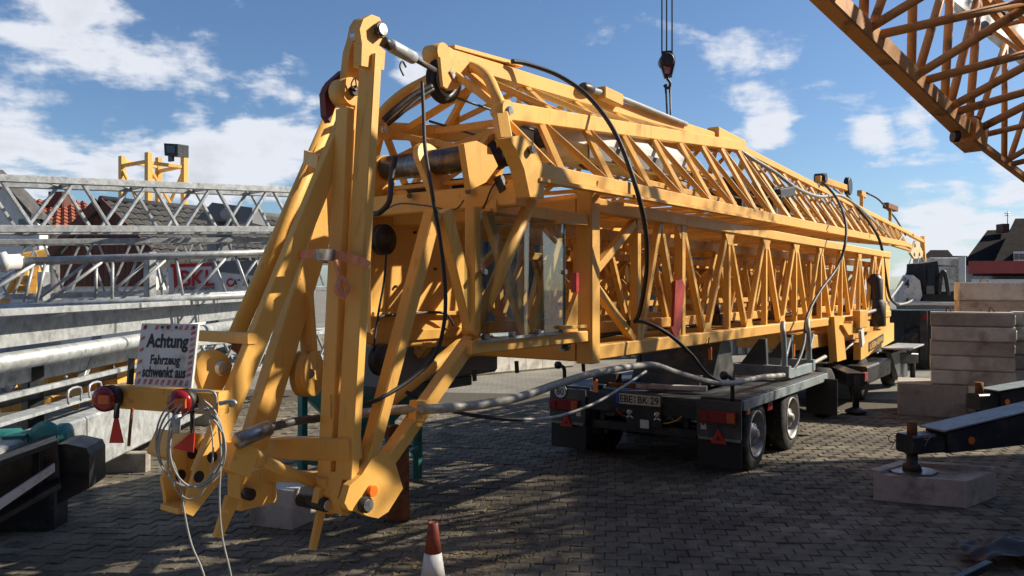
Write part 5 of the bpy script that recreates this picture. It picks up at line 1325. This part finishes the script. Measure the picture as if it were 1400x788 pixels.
lattice('lattice_section', 'low grey lattice section in shade beneath the tube chord of the box girder', pd(-70, 500, 8.8), pd(470, 452, 15.0), pd(-70, 560, 8.8), pd(470, 490, 15.0), (-.4, .4, 0), 9, .07, .045, GALV, group='stacked lattice sections')
# big galvanised tower section lying underneath
GD = Vector((-.0625, 1, 0)).normalized(); GN = Vector((1, .0625, 0)).normalized()
def gp_(y, z, off=0): return Vector((-4.42 - .0625 * (y - 7.0) + off, y, z))
gt = thing('galvanised_girder', gp_(10, 0), 'long galvanised box girder with tube chord lying beneath the lattice stack', 'girder')
rod('tube_chord', gp_(5.0, 1.30), gp_(17.5, 1.30), .085, GALV, gt, n=20)
MB().beam(gp_(5.0, 1.57, -.06), gp_(17.5, 1.57, -.06), .03, .30).build('web_plate', GALV, gt)
bar('top_flange', gp_(5.0, 1.745, .14), gp_(17.5, 1.745, .14), .16, .06, GALV, gt)
for y in (6.2, 8.0, 10.2, 12.6, 15.0): bar('flange_stub', gp_(y, 1.70, -.06), gp_(y, 1.74, .14), .10, .08, GALV, gt)
bar('lower_rail', gp_(5.0, 1.10, -.32), gp_(16, 1.10, -.32), .10, .16, GALV, gt)
bar('lower_rail', gp_(5.0, .985, -.04), gp_(16, .985, -.04), .06, .05, GALV, gt)
bar('lower_rail', gp_(5.0, .90, -.25), gp_(16, .90, -.25), .06, .10, BLKP, gt)
bar('deck_strip', gp_(5.0, .82, .1), gp_(16, .82, .1), .20, .03, GALV, gt)
for y in (6.0, 7.3, 9.2, 11.0, 13.5): bar('strut', gp_(y, .85, -.30), gp_(y + .5, 1.45, -.30), .08, .08, GALV, gt)
for y in (5.4, 8.2, 12.0): bar('support', gp_(y, .0, -.3), gp_(y, 1.2, -.3), .16, .16, BLKP, gt, up=A)
for k, y in enumerate((7.9, 8.35)):
    MB().path([gp_(y, .83, .2), gp_(y, .96, .2), gp_(y + .25, .96, .2), gp_(y + .25, .83, .2)], .012, 6, 3).build('handle', GALV, gt)
# low galvanised beam with joint lying on timber
g2 = thing('galvanised_beam', gp_(9, 0, .25), 'deep galvanised steel beam lying on the ground beside the black outrigger', 'beam')
bar('beam_half', gp_(4.6, .50, .42), gp_(7.55, .50, .42), .22, .52, GALV, g2)
bar('beam_half', gp_(7.57, .50, .42), gp_(13.0, .50, .42), .22, .52, GALV, g2)
for y in (5.5, 8.6, 11.5): bar('bearer', gp_(y, .12, .2), gp_(y, .12, .7), .12, .22, CONCD, g2)
# yellow crane parts stored behind
ys = thing('stored_crane_frame', gp_(10, 0, -1.8), 'yellow crane base frame stored behind the galvanised girder', 'crane frame')
for (x0, y0, x1, y1, d, w, h) in ((10, 520, 60, 513, 10.2, .2, .22), (60, 510, 125, 504, 10.4, .3, .26), (122, 505, 142, 500, 10.3, .25, .30), (15, 543, 110, 536, 9.8, .2, .12), (83, 540, 102, 532, 9.7, .3, .22), (50, 548, 66, 531, 9.6, .1, .12), (120, 532, 132, 526, 9.9, .2, .22), (138, 540, 155, 518, 9.9, .1, .12), (168, 500, 190, 490, 10.6, .2, .14), (0, 362, 66, 350, 15.5, .3, .28), (30, 395, 36, 350, 15.5, .2, .2), (0, 420, 32, 372, 15.5, .15, .15), (44, 405, 50, 350, 16, .2, .2), (70, 548, 160, 540, 9.3, .12, .10), (0, 556, 90, 548, 9.2, .2, .12), (150, 520, 176, 512, 10, .2, .2), (100, 552, 112, 522, 9.4, .12, .12)):
    bar('frame_member', pd(x0, y0, d), pd(x1, y1, d + .4), w, h, YEL2 if y0 < 520 else YEL, ys)
# banner on the galvanised frame behind
bn = thing('banner', pd(285, 405, 14.5), 'printed white banner with red BKL letters hung behind the tube lattice', 'banner')
def bp_(x, y, o=0): return pd(x, y, 14.5 - o)
MB().prism([bp_(229, 361), bp_(352, 358), bp_(352, 399), bp_(231, 401)], (0, .03, 0)).build('sheet', WHITE, bn)
MB().prism([bp_(233, 361, .01), bp_(292, 359.5, .01), bp_(292, 364, .01), bp_(233, 366, .01)], (0, .005, 0)).build('red_band', REDI, bn)
MB().prism([bp_(290, 357.6, .02), bp_(352, 356, .02), bp_(352, 378, .02), bp_(320, 374, .02), bp_(290, 371, .02)], (0, .005, 0)).build('grey_panel', GREYP, bn)
bx = (bp_(352, 358) - bp_(229, 361)).normalized()
lettering('banner_lettering', 'BKL', bp_(270, 380.5, .04), bx, Z, .29, REDI, bn, width=.60, bold=.02)
MB().prism([bp_(236.5, 366, .02), bp_(241, 366, .02), bp_(243, 397, .02), bp_(238.5, 397, .02)], (0, .005, 0)).build('red_bar', REDI, bn)
lettering('banner_lettering', 'BAUKRAN LOGISTIK', bp_(269, 394.5, .04), bx, Z, .055, INK, bn, width=.66, bold=.02)
lettering('banner_lettering', 'C', bp_(314, 386.5, .04), bx, Z, .16, REDI, bn, width=.12, bold=.05)
lettering('banner_lettering', 'ATTAN', bp_(334, 386.5, .04), bx, Z, .12, INK, bn, width=.42, bold=.03)
# white container with dark louvre top behind lattice
cp = thing('roof_plant_unit', pd(320, 310, 22), 'dark grey cabin roof unit with round fan between the lattice chords', 'roof unit')
MB().prism([pd(268, 300, 22), pd(290, 277, 22), pd(345, 284, 22), pd(345, 305, 22)], (0, 1.2, 0)).build('casing', GREYP, cp)
MB().lathe(pd(310, 293, 21.95), (0, -1, 0), [(0, .16), (.05, .16), (.052, .02)], 16).build('fan', CABLE, cp)
bar('stand', pd(300, 303, 22.5), Vector((pd(300, 303, 22.5).x, 22.5, 0)), .5, .5, GREYP, cp, up=A)
# black outrigger with white stripe, teal pump behind it
og = thing('black_outrigger', (-3.3, 5.9, 0), 'black steel outrigger beam with white stripe and upright end plate at the left edge', 'outrigger')
def lp(x, y, d): return pd(x, y, d)
MB().prism([lp(-60, 655, 5.4), lp(78, 595, 5.7), lp(82, 660, 5.7), lp(-60, 745, 5.4)], (-.08, .0, 0)).build('web', BLKP, og)
bar('top_flange', lp(-60, 652, 5.3), lp(78, 602, 5.6), .22, .035, BLKP, og)
bar('bottom_flange', lp(-60, 740, 5.3), lp(82, 660, 5.6), .22, .035, BLKP, og)
MB().prism([lp(-20, 697, 5.24), lp(75, 634, 5.54), lp(75, 645, 5.54), lp(-20, 711, 5.24)], (-.02, .02, 0)).build('white_stripe', WHITE, og)
bar('stiffener', lp(50, 607, 5.62), lp(50, 672, 5.62), .03, .14, BLKP, og, up=L)
MB().prism([lp(78, 690, 5.75), lp(78, 608, 5.75), lp(90, 607, 5.75), lp(118, 613, 5.75), lp(122, 622, 5.75), lp(122, 668, 5.75)], (-.06, .35, 0)).build('end_plate', BLKP, og)
tp_m = thing('teal_pump', pd(45, 640, 6.6), 'teal painted motor pump half hidden behind the black outrigger', 'pump')
MB().lathe(pd(-10, 606, 6.6), (1, .1, .04), [(0, .09), (.02, .11), (.2, .11), (.22, .09), (.3, .09), (.32, .12), (.4, .12), (.42, .08), (.5, .08), (.52, .13), (.58, .13), (.6, .06)], 18).build('casing', TEAL, tp_m)
MB().box(pd(20, 612, 6.5), .16, .12, .10, rz=.3).build('terminal_box', TEAL, tp_m)
MB().lathe(pd(66, 600, 6.6), (-.2, -1, .2), [(0, .13), (.03, .14), (.06, .14), (.08, .08)], 20).build('flange', TEAL, tp_m)
MB().box(Vector((-4.0, 6.6, GZ)), .7, .3, .55, rz=.1).build('base_frame', BLKP, tp_m)
rod('hose', pz(0, 690, GZ + .02), pz(230, 592, GZ + .02), .012, BLACK, tp_m)

# ================================================================== right: ballast slabs, outriggers, truck
def slab(name, label, x0, x1, yb, d, n, hs_, dep, m, group, rz=0.0, z0=0.0, wk_=0.93):
    out = []
    a = pd(x0, 394, d); b = pd(x1, 394, d); w = (b.x - a.x) * wk_
    pm_ = pd((x0 + x1) / 2, 394, d); vx = Vector((-math.sin(rz), math.cos(rz), 0))
    z_ = z0
    eyes = []
    for k in range(n):
        lab = label[k] if isinstance(label, list) else label
        c = pm_ + vx * dep / 2; c = Vector((c.x + random.uniform(-.015, .015), c.y + random.uniform(-.02, .02), z_))
        mm = m[k % len(m)]
        rj = rz + random.uniform(-.01, .01); xx = Vector((math.cos(rj), math.sin(rj), 0)) * w / 2; cz = c + Z * hs_ / 2
        s_ = MB().beam(cz - xx, cz + xx, dep, hs_, ch=.022)
        s_.beam(cz + xx * 1.0, cz + xx * 1.035, dep - .05, hs_ - .05, ch=.02, w1=dep - .10, h1=hs_ - .09)
        o = s_.build(name, mm, None, lab, 'ballast slab', group)
        z_ += hs_ + .006
        if k == n - 1:
            for e_ in (-.55, .5):
                q = c + xx * e_ + Z * hs_; MB().path([q - xx * .06, q - xx * .04 + Z * .06, q + xx * .04 + Z * .06, q + xx * .06], .010, 6, 4).build('lifting_eye', RUSTY, o)
    return z_
base_z = 0.50
bb = MB().box(Vector((pd(1297, 394, 12.2).x, 12.2 + .5, GZ)), .95, .95, base_z - GZ, rz=-.45, ch=.03)
bb.build('concrete_block', CONCD, None, 'large grey concrete base block under the left end of the ballast slab stack', 'concrete block', 'base blocks under the ballast')
MB().box(Vector((pd(1392, 394, 12.4).x + .1, 12.2 + .5, GZ)), .9, .9, base_z - GZ, rz=-.45, ch=.03).build('concrete_block', CONCD, None, 'dark concrete base block carrying the ballast stack nearest the second outrigger beam', 'concrete block', 'base blocks under the ballast')
names5 = ['bottom slab of the five weathered ballast slabs on the base block', 'second slab from the bottom of the five slab ballast stack', 'middle slab of the five slab ballast stack', 'fourth slab of the five slab ballast stack', 'topmost dark weathered slab of the five slab ballast stack']
slab('ballast_slab', names5, 1276, 1384, 528, 12.1, 5, .212, .55, [CONC, CONC, CONCD, CONC, CONCD], 'front ballast stack', -.45, base_z + .004)
names6 = [x.replace('five slab ballast stack', 'grey ballast stack beside the two part pile').replace('five weathered ballast slabs on the base block', 'grey ballast slabs beside the two part pile') for x in names5]
slab('ballast_slab', names6, 1388, 1490, 528, 12.15, 5, .212, .55, [CONC, CONCD, CONC, CONC, CONCD], 'right ballast stack', -.47, base_z + .004)
names3 = ['lowest visible yellowish slab of the rear ballast pile', 'rear ballast pile slab, fourth of its pile', 'rear ballast pile slab under the top one', 'rear ballast pile slab near the bottom', 'topmost pinkish slab of the rear ballast pile', 'rear ballast pile slab one course below the pinkish ones']
slab('ballast_slab', names3, 1316, 1480, 430, 14.6, 6, .335, .9, [CONC, CONC, CONC, CONC, CONCP, CONC], 'rear ballast pile', -.40, 0.02)
# outrigger foot on a slab
fs = thing('footing_slab', pz(1258, 690, GZ), 'pinkish concrete footing slab carrying the outrigger foot plate', 'concrete slab')
fa, fb, fc = pz(1194, 684, GZ), pz(1322, 695, GZ), pz(1362, 679, GZ)
fd = fa + (fc - fb)
MB().prism([fa, fb, fc, fd], Z * .235).build('slab', CONCP, fs)
for k, (a, b) in enumerate(((fa, fd), (fd, fc))):
    bar('raised_edge', a.lerp(b, .03) + Z * .25, b.lerp(a, .03) + Z * .25, .10, .04, CONCP, fs)
o1 = thing('outrigger_beam', pz(1300, 660, GZ), 'dark grey outrigger beam with orange reflector and jack standing on the pinkish slab', 'outrigger', 'outrigger beams at the ballast stacks')
zs = GZ + .235
jp = pz(1247, 646, zs)
oct_ = [jp + Vector((math.cos(a_) * .22, math.sin(a_) * .20, .004)) for a_ in [math.pi / 8 + k * math.pi / 4 for k in range(8)]]
MB().prism(oct_, Z * .018).build('foot_plate', STEEL, o1)
MB().lathe(jp + Z * .02, Z, [(0, .085), (.06, .075), (.07, .05), (.28, .05)], 18).build('jack', GREASE, o1)
dj = jp.y
tipz = pd(1240, 605, dj).z
dirb = Vector((1.0, .28, 0)).normalized(); b0 = jp + Vector((-.07, 0, 0)); b0.z = tipz - .01
b1 = b0 + dirb * 2.6 + Z * .22
MB().beam(b0, b0 + dirb * .35, .22, .17, ch=.02).build('jack_housing', BLKP, o1)
MB().beam(b0 + dirb * .36 + Z * .01, b1, .26, .20, h1=.46, ch=.015).build('beam', BLKP, o1)
bar('top_plate', b0 + dirb * .30 + Z * .12, b1 + Z * .24, .30, .014, BGREY, o1)
MB().tube(jp + Z * (tipz - zs + .06), jp + Z * (tipz - zs + .19), .045, n=12).build('lock_pin', RUSTY, o1)
q = b0 + dirb * .62 + Z * .02 - Vector((-dirb.y, dirb.x, 0)) * .132
MB().tube(q, q - Vector((-dirb.y, dirb.x, 0)) * .012, .035, n=16).build('reflector', ORANGE, o1)
for (x, y) in ((1220, 600), (1267, 596)):
    c = pd(x, y, dj - .1); MB().path([c + Vector((.035 * math.cos(k), 0, .035 * math.sin(k))) for k in [i * .7 for i in range(10)]] + [c + Vector((-.02, 0, -.1))], .004, 5, 4).build('wire_loop', STEEL, o1)
o2 = thing('outrigger_beam', pz(1400, 600, GZ), 'second dark outrigger beam with rusty pin in front of the base blocks', 'outrigger', 'outrigger beams at the ballast stacks')
d2 = 10.4; b0 = pd(1330, 549, d2); b1 = b0 + dirb * 3.0 + Z * .16
MB().beam(b0, b0 + dirb * .3, .22, .20, ch=.02).build('jack_housing', BLKP, o2)
MB().beam(b0 + dirb * .31, b1, .26, .24, h1=.5, ch=.015).build('beam', BLKP, o2)
bar('top_plate', b0 + dirb * .25 + Z * .14, b1 + Z * .26, .30, .014, BGREY, o2)
MB().tube(b0 + dirb * .1 + Z * .10, b0 + dirb * .1 + Z * .24, .05, n=12).build('lock_pin', RUSTY, o2)
q = Vector((b0.x + dirb.x * .1, b0.y + dirb.y * .1, 0)); MB().tube(q + Z * GZ, q + Z * (b0.z - .1), .05).build('jack', GREASE, o2)
MB().lathe(q + Z * GZ, Z, [(0, .2), (.03, .2), (.06, .06)], 12).build('foot_plate', STEEL, o2)
q = b0 + dirb * .40 - Vector((-dirb.y, dirb.x, 0)) * .132
MB().tube(q, q - Vector((-dirb.y, dirb.x, 0)) * .012, .035, n=16).build('reflector', ORANGE, o2)
# black plastic bag / tarp over a bar at the right edge
bg = thing('black_plastic_sheet', pz(1385, 770, GZ), 'crumpled black plastic sheet over a bar at the edge of the paving', 'plastic sheet')
shm = MB(); NX, NY = 34, 22
o_ = pz(1345, 782, GZ + .02)
rb = random.Random(2); idx = []
for j in range(NY):
    rowi = []
    for i in range(NX):
        x = i / (NX - 1); y = j / (NY - 1)
        z_ = .03 + .13 * math.sin(math.pi * min(1, x * .9 + .1)) * (1 - abs(y - .4) * 1.2) + .018 * math.sin(9 * x + 7 * y) * math.cos(13 * y - 5 * x) + .012 * math.sin(23 * x * y + 11 * x) + rb.uniform(-.003, .003)
        shm.v.append(o_ + Vector((x * .75, y * .42 + x * .15, max(.0, z_)))); rowi.append(len(shm.v) - 1)
    idx.append(rowi)
for j in range(NY - 1):
    for i in range(NX - 1): shm.face((idx[j][i], idx[j][i + 1], idx[j + 1][i + 1], idx[j + 1][i]), True)
shm.build('sheet', BAG, bg)
bar('bar', pz(1295, 800, GZ + .05), pz(1352, 772, GZ + .08), .05, .05, BLKP, bg)

# black truck behind the slabs
tk_ = thing('black_truck', Vector((10.5, 20.5, 0)), 'black truck chassis with white panel marked 4 behind the jib tip', 'truck')
TD = 20.0
def tp2(x, y, o=0): return pd(x, y, TD - o)
MB().prism([tp2(1235, 400), tp2(1248, 376), tp2(1258, 384), tp2(1262, 412), tp2(1236, 414)], (0, .5, 0)).build('white_panel', WHITE, tk_)
lettering('panel_lettering', '4', tp2(1240, 388, .05), (1, 0, 0), Z, .20, INK, tk_, width=.13, bold=.03)
bar('frame', tp2(1232, 420), tp2(1318, 420), .5, .10, GREYP, tk_)
bar('side_rail', tp2(1236, 416, .26), tp2(1318, 415, .26), .04, .06, WHITE, tk_)
MB().prism([tp2(1258, 412), tp2(1262, 400), tp2(1318, 398), tp2(1318, 413)], (0, .5, 0)).build('load_bed', BLACK, tk_)
MB().prism([tp2(1262, 402), tp2(1264, 360), tp2(1282, 357), tp2(1288, 402)], (0, .9, 0)).build('cab', BLKP, tk_)
MB().prism([tp2(1268, 390, .03), tp2(1268, 366, .03), tp2(1278, 366, .03), tp2(1278, 398, .03)], (0, .02, 0)).build('cab_window', WIN, tk_)
MB().prism([tp2(1267, 402, .05), tp2(1267, 391, .05), tp2(1277, 391, .05), tp2(1278, 402, .05)], (0, .02, 0)).build('cab_door_panel', GREYP, tk_)
MB().path([tp2(1284, 402, .1), tp2(1287, 376, .1), tp2(1292, 374, .1), tp2(1297, 404, .1)], .05, 6).build('guard_rail', BLKP, tk_)
MB().prism([tp2(1236, 425), tp2(1318, 425), tp2(1318, 470), tp2(1300, 476), tp2(1236, 476)], (0, 1.8, 0)).build('chassis', BLKP, tk_)
for x in (1256, 1300):
    c = tp2(x, 0, .1); c.z = .5; MB().lathe(c, (0, -1, 0), [(0, .3), (.02, .46), (.05, .5), (.25, .5), (.28, .46), (.29, .3)], 24).build('wheel', TYRE, tk_)
bar('landing_leg', tp2(1263, 425, .4), tp2(1263, 492, .4), .16, .16, BLKP, tk_, up=A)
MB().beam(tp2(1261, 434, .5), tp2(1267, 434, .5), .03, .1).build('marker_lamp', LENSR, tk_)
# white striped container stack behind truck
ct = thing('slat_container', Vector((15, 28, 0)), 'pale slatted container standing behind the black truck', 'container')
a0, a1 = pd(1260, 352, 28), pd(1300, 352, 28)
for k in range(11):
    z0_ = a0.z - (k + 1) * .30
    if z0_ < 0: break
    MB().beam(Vector((a0.x, 28, z0_ + .14)), Vector((a1.x, 28, z0_ + .14)), 1.2, .26).build('slat', CONC, ct)
bar('corner_post', Vector((a1.x, 27.3, 0)), Vector((a1.x, 27.3, a1.z)), .2, .12, PLAST, ct, up=A)

# ================================================================== lattice boom overhead, upper right
bo = thing('lattice_boom', pd(1328, 188, 7.2), 'orange brown lattice boom section hanging over the yard', 'lattice boom')
a1_, b1_ = pd(1118, -16, 5.4), pd(1327, 187, 7.2); dB = (b1_ - a1_)
e1_ = pd(1420, 258, 8.1)
U2 = Vector((.20, .05, 1.15)); R2 = Vector((1.05, -.10, .42)); UR = U2 + R2 * .95
bar('chord', a1_, b1_, .13, .14, ORNG, bo)
bar('chord', b1_, e1_ + (e1_ - b1_) * 1.5, .06, .06, ORNG, bo)
b2 = MB().beam(pd(1318, 178, 7.1), pd(1334, 192, 7.25), .2, .22).build('splice', ORNG, bo)
MB().tube(pd(1302, 187, 7.0), pd(1310, 187, 7.0), .05).build('splice_pin', GREASE, b2)
MB().beam(pd(1328, 170, 7.2), pd(1334, 162, 7.2), .08, .06).build('splice_lug', GREASE, b2)
e2_ = e1_ + (e1_ - b1_) * 1.5
for off, w in ((U2, .10), (R2, .11), (UR, .10)):
    bar('chord', a1_ + off, b1_ + off, w, w, ORNG, bo); bar('chord', b1_ + off, e2_ + off * .8, .06, .06, ORNG, bo)
def bpt(t): return a1_ + dB * t if t <= 1 else b1_ + (e2_ - b1_) * ((t - 1) / 1.4)
nodes = [.0, .26, .56, .80, 1.0, 1.28, 1.56, 1.84, 2.12]
for k, (t0, t1) in enumerate(zip(nodes, nodes[1:])):
    p, q = bpt(t0 + .01), bpt(t1 - .02); mid = bpt((t0 + t1) / 2); sc2 = 1 if t0 < 1 else .85
    r_ = .034 if t0 < 1 else .026
    for off in (U2 * sc2, R2 * sc2):
        rod('brace', p, mid + off, r_, ORNG, bo, n=10); rod('brace', mid + off, q, r_, ORNG, bo, n=10)
    rod('brace', p + U2 * sc2, mid + UR * sc2, r_ * .8, ORNG, bo, n=8); rod('brace', mid + UR * sc2, q + U2 * sc2, r_ * .8, ORNG, bo, n=8)
    rod('brace', p + R2 * sc2, mid + UR * sc2, r_ * .8, ORNG, bo, n=8); rod('brace', mid + UR * sc2, q + R2 * sc2, r_ * .8, ORNG, bo, n=8)
    rod('brace', p + U2 * sc2, p + R2 * sc2, r_ * .7, ORNG, bo, n=8)
wk = MB().prism([pd(1262, -20, 7.6), pd(1430, 118, 8.6), pd(1430, 60, 8.8), pd(1310, -20, 7.9)], (.02, .0, .08)).build('walkway_plate', GALV, bo)
for (x, y, d) in ((1352, 40, 8.1), (1365, 20, 8.15)): 
    c = pd(x, y, d - .05); MB().tube(c, c + Vector((0, -.03, -.03)), .05, n=12).build('drain_hole_disc', GREASE, wk)  # dark discs in place of shaded drain openings
